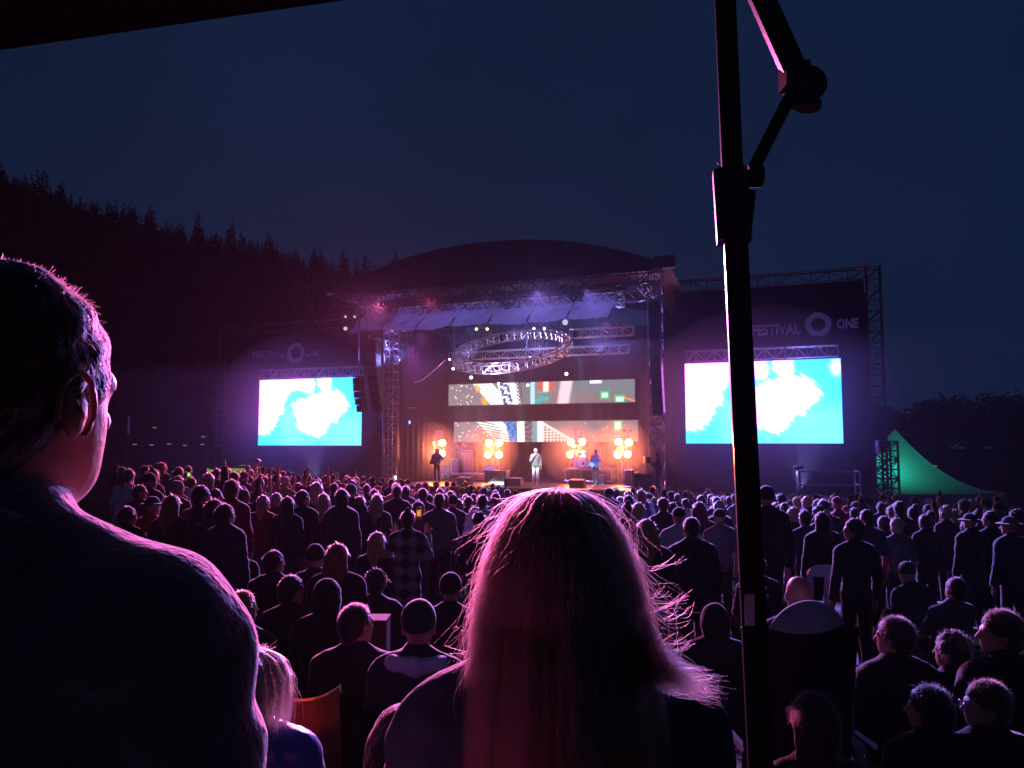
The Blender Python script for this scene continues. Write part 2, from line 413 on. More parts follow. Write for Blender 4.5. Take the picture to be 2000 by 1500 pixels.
    out['top'] = Tp.mesh('top', vox, wrinkle=wr, seed=seed, clip=lambda X: -((X - base) @ nrm) if not seated else np.full(X.shape[:-1], -1.0))
    Lg = SDF(.03)
    Lg.ell(T((0, -.005, .95)), (.172 * fat, .128 * fat, .14), Rl)
    for H, K, A in legs:
        Lg.cone(H, K, (.092) * fat, .066, .04); Lg.cone(K, A, .068, .060, .03)
    out['trousers'] = Lg.mesh('trousers', vox, wrinkle=.007, seed=seed + 3, clip=lambda X: (.07 - X[..., 2]))
    if fingers:
        Sh = SDF(.02)
        for H, K, A in legs: Sh.cone(A + (0, -.035, -.035), A + (0, .16, -.05), .050, .040, .02)
        out['shoes'] = Sh.mesh('shoes', .015, clip=lambda X: -X[..., 2])
    return out
HAZE = 0.00022
# ================================================================== LARGE STRUCTURE
alu = mat('aluminium', (.55, .55, .58), .35, .9, .12, 14, .05)
alu_d = mat('painted_truss', (.10, .10, .12), .5, .5, .2, 10, .05)
blk = mat('black_drape', (.010, .009, .012), .95, 0, .4, 3, .4, spec=.1)
blk2 = mat('black_scrim', (.02, .018, .028), .95, 0, .3, 30, .2, sheen=.2)
blkmet = mat('black_powder_coat', (.018, .018, .02), .38, .3, .3, 30, .05)
deckm = mat('stage_deck', (.035, .03, .035), .32, 0, .35, 4, .1)
roofm = mat('roof_skin', (.05, .035, .045), .7, 0, .25, 2, .2)
whitecloth = mat('white_cloth', (.62, .62, .70), .8, 0, .08, 3, .4, transl=.04, tcol=(.5, .5, .8))

# ground: one sheet to the horizon, with the rake of the audience slope
gm = mat('trampled_grass', (.022, .03, .014), 1, 0, .6, 1.3, .9, spec=0)
xs = sorted(set(list(np.linspace(-40, 40, 81)) + list(np.linspace(-400, 400, 41)))); ysn = sorted(set(list(np.linspace(-20, 70, 91)) + list(np.linspace(-100, 600, 36))))
b = MB(); V = [[b.pt((x, y, ground_z(x, y) - .02 + .03 * math.sin(x * 2.1) * math.sin(y * 1.7))) for y in ysn] for x in xs]
for i in range(len(xs) - 1):
    for j in range(len(ysn) - 1): b.f.append([V[i][j], V[i + 1][j], V[i + 1][j + 1], V[i][j + 1]])
tag(b.build('ground', gm, smooth=True), kind='structure')

# hill on the left rising out of the photo
def ridge_y(px): return float(np.interp(px, (-400, 0, 300, 450, 600, 750, 900, 1100), (235, 345, 440, 468, 505, 548, 640, 860)))
hm = mat('hillside', (.008, .012, .008), 1, 0, .5, .2, .6)
def hill_pt(px, t):   # t 0 foot .. 1 ridge
    base = 60 + 10 * (px / 1000); Y = lerp(base, 120, t)
    top = P(px, ridge_y(px) + 28, 120)
    return Vector((P(px, 868, Y).x, Y, max(-.3, lerp(-.3, top.z, t ** .85))))
b = MB(); b.grid(lambda i, j: hill_pt(lerp(-900, 1150, i), j) if j < .96 else hill_pt(lerp(-900, 1150, i), 1) + Vector((0, 40, -.5)), 50, 24)
tag(b.build('hill', hm, smooth=True), kind='structure')

# ---- trees
needle = mat('pine_needles', (.012, .02, .016), .9, 0, .5, .8, .2)
bark = mat('pine_bark', (.06, .045, .035), .95, 0, .4, 4, .5)
leafm = mat('dark_leaves', (.035, .055, .03), .85, 0, .5, .6, .2)
def pine_crown(h, seed):
    r = random.Random(seed); b = MB(); n = int(h * 2.6)
    for k in range(n):
        t = k / n; z = h * (.12 + .88 * t); R = (h * .19) * (1 - t) ** .8 * r.uniform(.65, 1.25) + .12
        for q in range(r.randint(6, 9)):
            a = r.uniform(0, 6.28); L = R * r.uniform(.5, 1.15); dr = r.uniform(-.35, .12) * L
            c, s = math.cos(a), math.sin(a); w = L * r.uniform(.16, .3)
            p0 = Vector((0, 0, z)); tip = Vector((c * L, s * L, z + dr)); sd = Vector((-s, c, 0)) * w; mid = p0.lerp(tip, .55)
            b.poly([p0, mid + sd + Vector((0, 0, r.uniform(-.2, .1))), tip, mid - sd + Vector((0, 0, r.uniform(-.2, .1)))])
            b.poly([p0, mid + Vector((0, 0, w * .8)), tip, mid - Vector((0, 0, w))])
    return b
pines = []
for k in range(6):
    h = (11, 13, 15, 12, 14, 10)[k]
    t = MB().tube([(0, 0, -1.5), (0.05, 0, h * .5), (0, 0, h * .97)], .2, 6, .03)
    ct = D.meshes.new('trunk'); ct.from_pydata(t.v, [], t.f); ct.materials.append(bark)
    c = pine_crown(h, 40 + k); cm = D.meshes.new('crown'); cm.from_pydata(c.v, [], c.f); cm.materials.append(needle)
    pines.append((ct, cm, h))
def pine(k, loc, s, label, group=None):
    o = thing('pine_tree', label, 'pine tree', loc, group); o.scale = (s * random.uniform(.85, 1.2), s * random.uniform(.85, 1.2), s)
    o.rotation_euler.z = random.uniform(0, 6)
    for nm, me in (('trunk', pines[k][0]), ('crown', pines[k][1])):
        c = D.objects.new(nm, me); COL.objects.link(c); c.parent = o
rp = random.Random(3)
px = -40.0; i = 0
while px < 905:
    ty = ridge_y(px) + 6 - rp.uniform(0, 20) - (16 if rp.random() < .14 else 0)
    k = rp.randrange(6); s = rp.uniform(.36, .66); h = pines[k][2] * s; dd = rp.uniform(100, 118)
    top = P(px, ty, dd); sec = 'above the head of the standing man' if px < 260 else ('on the slope right of the standing man' if px < 520 else 'above the left video screen')
    pine(k, (top.x, dd, top.z - h * .98), s, ('tall narrow' if s < .5 else 'broad') + ' dark pine on the ridge line ' + sec, 'pines on the ridge ' + sec + (' narrow' if s < .5 else ' broad'))
    px += rp.uniform(5, 10); i += 1
top = P(772, 484, 130); pine(2, (top.x, 130, top.z - 15 * 1.2), 1.2, 'lone dark treetop seen just over the left shoulder of the stage roof')
# the wood below the ridge reads as one mass
b = MB()
for k in range(420):
    px = rp.uniform(-250, 900); t = rp.uniform(.08, .92); p = hill_pt(px, t); q = pine_crown(rp.uniform(5.5, 8), k)
    q_h = q.v; base = len(b.v)
    if k % 2 == 0 or True:
        b.v += [(x + p.x, y + p.y, z + p.z - .5) for x, y, z in q.v]; b.f += [[i + base for i in f] for f in q.f]
tag(b.build('pine_forest', needle), 'dark pine forest covering the slope below the ridge line', 'forest', kind='stuff')
# leafy trees on the right
def leafy(name, c, R, h, label, group=None, seed=0, n=2600):
    r = random.Random(seed); o = thing(name, label, 'tree', (c[0], c[1], 0), group)
    b = MB(); b.tube([(c[0], c[1], 0), (c[0] + .2, c[1], h * .3), (c[0], c[1], h * .6)], .3, 7, .12)
    cl = []
    for k in range(16):
        a = r.uniform(0, 6.28); rr = R * math.sqrt(r.random()) * .8; z = h * r.uniform(.4, .88); q = Vector((c[0] + rr * math.cos(a), c[1] + rr * math.sin(a), z)); cl.append((q, R * r.uniform(.25, .48)))
        b.tube([(c[0], c[1], h * .3), (q + Vector((c[0], c[1], h * .35))) / 2, q], .1, 5, .02)
    b.build('trunk', bark, o)
    b = MB()
    for k in range(n):
        q, R2 = r.choice(cl); v = Vector((r.gauss(0, 1), r.gauss(0, 1), r.gauss(0, 1))).normalized() * R2 * r.random() ** .4
        v.z *= .8; p = q + v; s = r.uniform(.12, .3)
        a = Vector((r.gauss(0, 1), r.gauss(0, 1), r.gauss(0, 1))).normalized(); d = a.orthogonal().normalized()
        b.poly([p + a * s, p + d * s * .6, p - a * s, p - d * s * .6])
    b.build('crown', leafm, o)
for i, (px, ty, Y, R, lb) in enumerate([(1775, 790, 72, 4.2, 'dark leafy tree rising behind the lit white tent peak'), (1835, 768, 74, 4.5, 'dark leafy tree behind the middle of the tent roof slope'),
        (1900, 752, 70, 5, 'tallest dark leafy tree behind the low end of the tent'), (1960, 765, 72, 4.6, 'dark leafy tree between the tallest one and the photo edge'), (2030, 770, 66, 5, 'dark leafy tree cut by the right edge of the photo'), (1735, 800, 80, 4, 'low dark tree peeping out behind the scaffold tower')]):
    p = P(px, ty, Y); leafy('leafy_tree', (p.x, Y), R, p.z, lb, seed=i)

# ---- the stage itself
bx, bz = W(0, 0, 0), 0
st = thing('concert_stage', 'open air concert stage with arched dark roof, truss towers and black drapes', 'stage', W(0, -2.6, 0))
def bw(): return MB(W)
uL = SU(748, 868, -2.6)[0]; uR = SU(1262, 868, -2.6)[0]
VB = 6.2
b = bw(); b.box(((uL + uR) / 2, (VB - 2.6) / 2, 1.54), (uR - uL, VB + 2.6, .12)); b.build('deck', deckm, st)
# lip and skirt
b = bw(); b.box(((uL + uR) / 2, -2.62, .74), (uR - uL, .03, 1.46)); b.build('skirt', blk, st)
b = bw(); b.grid(lambda i, j: (lerp(uL - .5, uR + 1.2, i), VB + .06 * math.sin(i * 140), lerp(1.6, 10.2, j)), 140, 2); b.build('back_drape', blk, st, True)
for s, u in ((-1, uL - .1), (1, uR + .35)):
    b = bw(); b.grid(lambda i, j: (u + .05 * math.sin(i * 70) + s * .1, lerp(-.6, VB, i), lerp(1.6, 10.0, j)), 60, 2); b.build('side_drape', blk, st, True)
# roof: barrel arch; fascia at v=-4
VF = -4.2
(ul, zl), (ur, zr) = SU(645, 577, VF), SU(1308, 521, VF); ua, za = SU(1010, 470, VF)
zt = (zl + zr) / 2; um = (ul + ur) / 2
def arch(t): # t 0..1 left..right
    x = 2 * t - 1; return lerp(ul, ur, t), zt + (za - zt) * (1 - abs(x) ** 2.15)
b = bw(); b.grid(lambda i, j: (arch(i)[0] * (1 - .0 * j), lerp(VF, VB + 1.5, j), arch(i)[1] + .05 - .9 * j), 48, 8); b.build('roof', roofm, st, True)
b = bw()
N = 48
for k in range(N):
    u0, z0 = arch(k / N); u1, z1 = arch((k + 1) / N)
    b.poly([(u0, VF + .02, zt - .05), (u1, VF + .02, zt - .05), (u1, VF + .02, z1), (u0, VF + .02, z0)])
b.build('roof_fascia', roofm, st)
b = bw(); b.tube([(arch(k / N)[0], VF - .03, arch(k / N)[1] + .04) for k in range(N + 1)], .05, 6); b.build('roof_edge', alu_d, st)
b = bw(); b.truss((ul + .3, VF, zt - .35), (ur - .3, VF, zt - .35), .5, 30, .035, .02); b.build('front_truss', alu_d, st)
b = bw(); b.truss((ul + 1.6, VF + 2.2, zt - .65), (ur - .8, VF + 2.2, zt - .65), .5, 28, .035, .02); b.build('roof_truss', alu_d, st)
for u in np.linspace(ul + 2.0, ur - 1.2, 5):
    b = bw(); b.truss((u, VF + .3, zt - .5), (u, VB, zt - .9), .4, 16, .03, .018); b.build('cross_truss', alu_d, st)
b = bw(); b.tube([(ul, VF, zt), (ul + 1.6, VF + .2, zt - .75)], .05); b.tube([(ul + 1.6, VF + .2, zt - .75), (ul + 2.0, VF + .3, zt - 1.5)], .03); b.build('corner_strut', alu, st)
b = bw(); b.box((ul + .05, VF - .05, zt + .05), (.35, .2, .12)); b.build('corner_cap', alu, st)
b = bw(); b.box((ur - .2, VF - .1, zt + .2), (.9, .3, .5)); b.build('corner_cap', alu_d, st)
for u, v in ((SU(762, 868, -1.5)[0], -1.5), (SU(1284, 868, -2.8)[0], -2.8)):
    b = bw(); b.truss((u, v, .0), (u, v, zt - .4), .55, 26, .03, .018, up=(0, 1, 0)); b.build('tower', mat('tower_truss', (.22, .2, .25), .45, .7, .2, 8, .05), st)
# inner scaffold frame at the left of the opening (ladder look)
b = bw()
u0, u1 = SU(747, 868, 0)[0], SU(775, 868, 0)[0]; z0, z1 = 1.6, SU(760, 752, 0)[1]
for u in (u0, u1):
    for v in (.2, 1.4): b.tube([(u, v, z0), (u, v, z1)], .03)
for k in range(13):
    z = lerp(z0 + .2, z1, k / 12)
    b.tube([(u0, .2, z), (u1, .2, z)], .018, 5); b.tube([(u0, .2, z), (u0, 1.4, z)], .015, 5)
b.tube([(u0, .2, SU(760, 797, 0)[1]), (u1 + 1.0, .2, SU(760, 797, 0)[1])], .03)
b.build('scaffold', mat('tower_truss'), st)
# cables looping down
b = bw(); c = []
for px, py in ((870, 703), (850, 722), (825, 742), (800, 750), (778, 757)): u, z = SU(px, py, 1.0); c.append((u, 1.0, z))
b.tube(c, .022, 5); b.tube([c[-1], (c[-1][0], 1, c[-1][2] - 1.6)], .02, 5); b.build('cable', alu, st)
b = bw(); c = []
for px, py in ((721, 655), (726, 680), (733, 700), (744, 713)): u, z = SU(px, py, -2.0); c.append((u, -2.0, z))
b.tube(c, .03, 5); b.build('cable', alu, st)
# wing decks
for lbl, pa, pb in (('left', 470, 745), ('right', 1290, 1682)):
    ua_, ub_ = SU(pa, 868, -3.4)[0], SU(pb, 868, -3.4)[0]
    w = thing('wing_platform', 'low dark platform in front of the ' + lbl + ' scrim wall with a thin lit edge', 'platform', W((ua_ + ub_) / 2, -2.2, 0))
    zt_ = 1.45
    b = bw(); b.box(((ua_ + ub_) / 2, -2.0, zt_ - .05), (ub_ - ua_, 3.2, .1)); b.build('deck', deckm, w)
    b = bw(); b.box(((ua_ + ub_) / 2, -3.63, zt_ - .06), (ub_ - ua_, .05, .08)); b.build('edge_rail', alu, w)
    b = bw(); b.box(((ua_ + ub_) / 2, -3.58, .68), (ub_ - ua_, .03, 1.3)); b.build('skirt', blk, w)
# ---- wing scrims with lettering
letm = mat('pale_lettering', (.62, .60, .72), .85, 0, .1, 60, .05)
def scrim(lbl, pl, pr, ptopL, cen, ring, words, zlow=1.2, v=.35):
    ua_, ub_ = SU(pl, 868, v)[0], SU(pr, 868, v)[0]; z1 = SU(pr if lbl == 'right' else pl, ptopL, v)[1]
    s = thing('scrim_wall', 'tall black scrim wall with pale FESTIVAL ONE lettering over the ' + lbl + ' video screen', 'scrim wall', W((ua_ + ub_) / 2, v, 0))
    b = bw(); b.grid(lambda i, j: (lerp(ua_, ub_, i), v + .03 * math.sin(i * 31) * math.sin(j * 9), lerp(.1, z1 - .5, j)), 60, 12); b.build('cloth', blk2, s, True)
    b = bw(); b.truss((ua_, v + .1, z1 - .2), (ub_, v + .1, z1 - .2), .5, int((ub_ - ua_) / .7), .03, .018); b.build('top_truss', alu_d, s)
    b = bw(); e = ub_ if lbl == 'right' else ua_; e2 = e + (.25 if lbl == 'right' else -.25)
    b.truss((e2, v + .1, 0), (e2, v + .1, z1 + .05), .55, 24, .035, .02, up=(0, 1, 0)); b.build('tower', alu_d, s)
    if lbl == 'right':
        u, z = SU(1687, 519, v); b = bw(); b.box((u, v, z + .02), (.55, .3, .28)); b.tube([(u, v, z), (u, v, z - 1.2)], .03); b.build('junction_box', mat('pale_box', (.6, .6, .7), .6), s)
    L = bw(); (cx, cy, ro, ri) = ring; u, z = SU(cx, cy, v); rO = SU(cx + ro, cy, v)[0] - u; rI = SU(cx + ri, cy, v)[0] - u
    n = 40
    for k in range(n):
        a0, a1 = k * 2 * math.pi / n, (k + 1) * 2 * math.pi / n
        w0 = 1 + .03 * math.sin(a0 * 5); w1 = 1 + .03 * math.sin(a1 * 5)
        L.poly([(u + rI * math.cos(a0), v - .06, z + rI * math.sin(a0)), (u + rI * math.cos(a1), v - .06, z + rI * math.sin(a1)), (u + rO * w1 * math.cos(a1), v - .06, z + rO * w1 * math.sin(a1)), (u + rO * w0 * math.cos(a0), v - .06, z + rO * w0 * math.sin(a0))])
    L.build('ring_emblem', letm, s)
    for txt, x0, x1, y0, y1 in words:
        me = text_mesh(txt); co = np.array([q.co[:] for q in me.vertices]); mn, mx = co.min(0), co.max(0)
        (ua2, _), (ub2, _) = SU(x0, y0, v), SU(x1, y0, v); za2, zb2 = SU((x0 + x1) / 2, y1, v)[1], SU((x0 + x1) / 2, y0, v)[1]
        for q in me.vertices:
            q.co = W(lerp(ua2, ub2, (q.co.x - mn[0]) / (mx[0] - mn[0])), v - .06, lerp(za2, zb2, (q.co.y - mn[1]) / (mx[1] - mn[1])))
        put('lettering', me, letm, s)
    return s
scrim('right', 1322, 1705, 524, None, (1598, 634, 26, 14), [('FESTIVAL', 1468, 1563, 633, 655), ('ONE', 1634, 1676, 622, 642)])
scrim('left', 440, 733, 640, None, (579, 690, 17, 9.5), [('FESTIVAL', 495, 558, 685, 699), ('ONE', 600, 624, 683, 697)])
# ---- screens
def image_mesh(name, fn, c00, c10, c01, c11, nx, ny, parent, m, fr=W):
    """grid with a colour per vertex: the picture the LED panel shows"""
    I, J = np.meshgrid(np.linspace(0, 1, nx + 1), np.linspace(0, 1, ny + 1), indexing='ij')
    c00, c10, c01, c11 = [np.array(fr(*c)) for c in (c00, c10, c01, c11)]
    v = (c00 * ((1 - I) * (1 - J))[..., None] + c10 * (I * (1 - J))[..., None] + c01 * ((1 - I) * J)[..., None] + c11 * (I * J)[..., None]).reshape(-1, 3)
    ii, jj = np.meshgrid(np.arange(nx), np.arange(ny), indexing='ij'); a = (ii * (ny + 1) + jj).ravel()
    f = np.stack([a, a + ny + 1, a + ny + 2, a + 1], 1)
    me = D.meshes.new(name); me.from_pydata(v.tolist(), [], f.tolist()); me.update()
    at = me.color_attributes.new('picture', 'FLOAT_COLOR', 'POINT'); col = np.ones((v.shape[0], 4), np.float32); col[:, :3] = fn(I, J).reshape(-1, 3)
    at.data.foreach_set('color', col.ravel()); return put(name, me, m, parent)
def sn(x, y, s=0):   # cheap smooth noise
    r = np.random.default_rng(s); w = 0
    for i in range(7):
        kx, ky, ph = r.normal() * (2 + 2.2 * i), r.normal() * (2 + 2.2 * i), r.random() * 6.28
        w = w + np.sin(kx * x + ky * y + ph + 1.3 * np.sin(ky * .7 * x - kx * .6 * y)) / (1 + .6 * i)
    return w / 2.2
def sstep(a, b_, x): t = np.clip((x - a) / (b_ - a), 0, 1); return t * t * (3 - 2 * t)
WH = np.array((.42, .085, .46)); CY = np.array((.0055, .085, .55)); LC = np.array((.02, .09, .55))
def poly_d(x, y, P_):   # signed distance to a polygon, positive inside
    d = np.full(x.shape, 9.0); ins = np.zeros(x.shape, bool)
    for (x0, y0), (x1, y1) in zip(P_, P_[1:] + P_[:1]):
        ex, ey = x1 - x0, y1 - y0; t = np.clip(((x - x0) * ex + (y - y0) * ey) / (ex * ex + ey * ey + 1e-12), 0, 1); d = np.minimum(d, np.hypot(x - x0 - t * ex, y - y0 - t * ey))
        if abs(ey) > 1e-9: ins ^= ((y0 > y) != (y1 > y)) & (x < ex * (y - y0) / ey + x0)
    return np.where(ins, d, -d)
def cloud_pic(x, y):   # bright cloud burst on cyan, with diagonal streaked edges
    ax = x * 1.78; s = ax * .80 - y * .60; t = ax * .60 + y * .80
    j = .022 * sn(s * 2.0, t * 11, 3) + .016 * sn(s * 4, t * 34, 4)
    A = [(-.1, 1.1), (.93, 1.1), (.95, .86), (.89, .80), (.75, .86), (.56, .84), (.46, .74), (.44, .55), (.33, .42), (.27, .30), (.17, .20), (-.1, .18)]
    B_ = [(.60, .60), (.80, .68), (1.06, .74), (1.20, .80), (1.34, .79), (1.46, .72), (1.53, .60), (1.47, .50), (1.40, .42), (1.28, .36), (1.20, .28), (1.13, .17), (1.00, .13), (.86, .20), (.74, .28), (.70, .40), (.67, .52)]
    C_ = [(1.05, 1.1), (1.24, 1.1), (1.24, .84), (1.17, .79), (1.06, .90)]
    d = np.maximum(poly_d(ax, y, A) + j * 1.3, poly_d(ax, y, B_) + j * 1.5); d = np.maximum(d, poly_d(ax, y, C_) + j * .3)
    d = np.maximum(d, .030 - np.hypot(ax - 1.73, (y - .90) * .6) + .3 * j)
    m = sstep(-.10, .05, d)[..., None] ** 3
    lc = np.clip(sstep(.75, 1.5, ax) * sstep(.62, .25, y) + sstep(.30, .5, ax) * sstep(.95, .7, ax) * sstep(.62, .4, y) * .8 + sstep(-.09, -.01, d) * sstep(-.2, .9, sn(s * 1.5, t * 20, 21)), 0, 1)[..., None]
    return (CY * (1 - lc) + LC * lc) * (1 - m) + WH * m
led = attrmat('led_picture', 15)
casing = mat('screen_casing', (.02, .02, .025), .5)
def side_screen(px0, px1, ytop, ybot, lbl, v=0.0):
    ua_, ub_ = SU(px0, 868, v)[0], SU(px1, 868, v)[0]; z1 = SU(px1, ytop, v)[1]; z0 = SU(px1, ybot, v)[1]
    s = thing('video_screen', lbl, 'video screen', W((ua_ + ub_) / 2, v, z0))
    image_mesh('display', cloud_pic, (ua_, v - .13, z0), (ub_, v - .13, z0), (ua_, v - .13, z1), (ub_, v - .13, z1), 340, 190, s, led)
    b = bw(); b.box(((ua_ + ub_) / 2, v, (z0 + z1) / 2), (ub_ - ua_ + .06, .25, z1 - z0 + .06)); b.build('casing', casing, s)
    b = bw(); x = ua_ + .05; seg = (ub_ - ua_ - .1) / 3; th = .48
    for k in range(3): b.truss((x + .04, v - .1, z1 + .08 + th / 2), (x + seg - .04, v - .1, z1 + .08 + th / 2), th * .8, 5, .032, .02, h=th); x += seg
    b.build('hanging_truss', alu, s); return ua_, ub_, z0, z1
side_screen(507, 708, 736, 870, 'bright white and cyan video screen under the smaller lettering beside the left tower')
side_screen(1341, 1647, 700, 866, 'bright white and cyan video screen partly behind the gazebo pole')
def specks(x, y, n, seed, x0, x1, y0=0, y1=1, r=.012):
    r *= .3
    g = np.random.default_rng(seed); m = np.zeros_like(x)
    for k in range(n):
        cx, cy_ = g.uniform(x0, x1), g.uniform(y0, y1); rr = r * g.uniform(.4, 1.2)
        m = np.maximum(m, sstep(rr * 1.3, rr * .6, np.hypot((x - cx) * 7.3, (y - cy_) * 1.0) / 1.0 * .16))
    return m
def blend(c, m, col): return c * (1 - m[..., None]) + np.array(col) * m[..., None]
def box_m(x, y, x0, x1, sl=0.0, e=.004): xx = x - sl * (y - .5); return sstep(x0 - e, x0 + e, xx) * sstep(x1 + e, x1 - e, xx)
def strip_top(x, y):
    c = np.ones(x.shape + (3,)) * np.array((.30, .26, .27)); c = c * (1 + .12 * sn(x * 9, y * 2, 1))[..., None]
    c = blend(c, box_m(x, y, .70, 1.1, -.1, .05), (.20, .26, .27)); c = blend(c, sstep(.35, .0, y - (x - .7) * -.6 - .3) * box_m(x, y, .7, 1.1), (.28, .22, .21))
    c = blend(c, box_m(x, y, .19, .30, -.10), (1.3, 1.3, 1.25)); c = blend(c, box_m(x, y, .19, .29, -.1) * (np.sin(x * 420 + y * 60) * np.sin(y * 42) > .45), (.12, .2, .15))
    c = blend(c, box_m(x, y, .17, .20, -.06) * (sn(x * 50, y * 9, 31) > .1), (1.1, .55, .05))
    c = blend(c, box_m(x, y, .29, .40, -.02), (1.3, 1.35, 1.35)); c = blend(c, box_m(x, y, .30, .355, -.03) * (sn(x * 60, y * 11, 32) > -.05), (.05, .09, .28))
    c = blend(c, box_m(x, y, .385, .42, -.02) * (np.sin(x * 300) * np.sin(y * 40) > 0), (.06, .06, .12)); c = blend(c, box_m(x, y, .42, .47), (.22, .25, .25)); c = blend(c, box_m(x, y, .462, .485), (.6, 1.0, 1.2))
    c = blend(c, box_m(x, y, .485, .56) * sstep(.62, .55, y) * (sn(x * 70, y * 12, 33) > -.1), (.02, .6, .55)); c = blend(c, box_m(x, y, .50, .585) * sstep(.5, .6, y) * (sn(x * 60, y * 10, 34) > -.2), (1.1, .12, .05))
    c = blend(c, box_m(x, y, .53, .56) * sstep(.5, .6, y), (1.2, 1.1, .9)); c = blend(c, box_m(x, y, .585, .62) * (np.sin(x * 350) * np.sin(y * 34) > .1), (.5, .2, .2))
    c = blend(c, box_m(x, y, .615, .675, .02, .01), (1.3, .85, .95))
    c = blend(c, specks(x, y, 34, 5, .01, .16, .05, .95, .018), (1.2, 1.1, .9)); c = blend(c, sstep(.10, .04, abs(y - .93)) * box_m(x, y, .775, .835), (1.3, 1.4, 1.3))
    for cx, cy_, w in ((.85, .33, .018), (.925, .14, .022)):
        c = blend(c, sstep(1.5, .9, np.maximum(abs(x - cx) / w, abs(y - cy_) / .16)), (.02, .7, .25)); c = blend(c, sstep(1.1, .5, np.maximum(abs(x - cx) / w, abs(y - cy_) / .12)), (.9, 1.4, 1.1))
    c = blend(c, box_m(x, y, .945, 1.0) * sstep(.05, .02, abs(y - (.22 - (x - .945) * 3.2))), (1.2, .4, .05))
    return c
def strip_low(x, y):
    c = np.ones(x.shape + (3,)) * np.array((.36, .27, .29)); c = c * (1 + .12 * sn(x * 8, y * 2, 2))[..., None]
    c = blend(c, box_m(x, y, .66, 1.1, -.2, .04), (.26, .25, .24)); c = blend(c, box_m(x, y, .14, .19, -.03, .01) * sstep(.75, .5, y), (.65, .10, .10))
    c = blend(c, box_m(x, y, .19, .34, -.12), (1.2, 1.35, 1.3)); c = blend(c, box_m(x, y, .18, .29, -.14) * (np.sin(y * 50 + x * 90) > .35), (.10, .22, .17))
    c = blend(c, box_m(x, y, .31, .365, -.03), (.03, .40, 1.0)); c = blend(c, box_m(x, y, .305, .37, -.03) * (sn(x * 70, y * 12, 41) > .25), (.05, .04, .3))
    c = blend(c, box_m(x, y, .365, .405), (1.4, 1.4, 1.4)); c = blend(c, box_m(x, y, .405, .455, -.01) * (sn(x * 70, y * 12, 42) > -.15), (.10, .08, .12)); c = blend(c, box_m(x, y, .445, .48), (.25, .45, .5))
    c = blend(c, box_m(x, y, .475, .51), (1.3, 1.05, 1.1)); dl = 1.05 - (x - .49) * 5.2
    c = blend(c, box_m(x, y, .505, .72) * (y < dl), (1.2, .95, .85)); c = blend(c, box_m(x, y, .51, .70) * (y < dl - .16) * ((np.sin(x * 330) > -.1) * (np.sin(y * 46) > -.2)), (.28, .12, .08))
    c = blend(c, specks(x, y, 26, 6, .01, .2, .05, .95, .018), (1.3, 1.1, .8)); c = blend(c, specks(x, y, 14, 8, .72, .99, .1, .9, .014), (1.3, 1.1, .8))
    c = blend(c, sstep(1.5, .9, np.maximum(abs(x - .90) / .02, abs(y - .78) / .26)), (.02, .65, .25)); c = blend(c, sstep(1.1, .5, np.maximum(abs(x - .90) / .018, abs(y - .75) / .2)), (.9, 1.4, 1.1))
    c = blend(c, box_m(x, y, .83, .89, .1) * (sn(x * 90, y * 9, 44) > .4) * sstep(.4, .3, y), (1.2, .5, .1))
    return c
ledb = attrmat('led_strip_picture', 1.0)
for nm, pl, pr, ya, yb, fn, lb in (('top', 877, 1242, 746, 789, strip_top, 'long strip video screen with city pictures hanging higher at the back of the stage'), ('low', 888, 1247, 822, 866.5, strip_low, 'long strip video screen with city pictures directly above the performers')):
    v = 5.0; ua_, ub_ = SU(pl, 868, v)[0], SU(pr, 868, v)[0]; zc1 = (SU(pl, ya + 5, v)[1] + SU(pr, ya - 5, v)[1]) / 2; zc0 = (SU(pl, yb + 3, v)[1] + SU(pr, yb - 3, v)[1]) / 2
    if nm == 'low': zc0 = (SU(pl, 864, v)[1] + SU(pr, 862, v)[1]) / 2; zc1 = (SU(pl, 825, v)[1] + SU(pr, 820, v)[1]) / 2
    s = thing('strip_screen', lb, 'video screen', W((ua_ + ub_) / 2, v, zc0))
    image_mesh('display', fn, (ua_, v - .1, zc0), (ub_, v - .1, zc0), (ua_, v - .1, zc1), (ub_, v - .1, zc1), 560, 60, s, ledb)
    b = bw(); b.box(((ua_ + ub_) / 2, v, (zc0 + zc1) / 2), (ub_ - ua_ + .05, .18, zc1 - zc0 + .05)); b.build('casing', casing, s)

# ---- rigging
rc = SP(1000, 684, 1.0); ru, rz = SU(1000, 684, 1.0); RR = SU(1114, 684, 1.0)[0] - ru
rg = thing('ring_truss', 'round aluminium truss ring tilted over the middle of the stage', 'truss', W(ru, 1.0, rz))
tl = rad(-24); N = 44; b = bw(); ch = []
for rr, hh in ((RR, .2), (RR, -.2), (RR - .42, .2), (RR - .42, -.2)):
    pts = []
    for k in range(N + 1):
        a = k * 2 * math.pi / N; q = Vector((rr * math.cos(a), rr * math.sin(a), hh)); q = Matrix.Rotation(-tl, 3, 'X') @ q
        pts.append((ru + q.x, 1.0 + q.y, rz + q.z))
    ch.append(pts); b.tube(pts, .035, 5)
for A, B in ((0, 1), (2, 3), (0, 2), (1, 3)):
    for k in range(N): b.tube([ch[A][k], ch[B][k + 1]] if k % 2 else [ch[B][k], ch[A][k + 1]], .02, 4); b.tube([ch[A][k], ch[B][k]], .018, 4)
b.build('ring', alu, rg)
b = bw()
for a in (.5, 2.2, 3.9, 5.4): k = int(a / 6.283 * N); b.tube([ch[0][k], (ch[0][k][0], ch[0][k][1], zt - .6)], .02, 4)
b.build('hanging_chain', alu_d, rg)
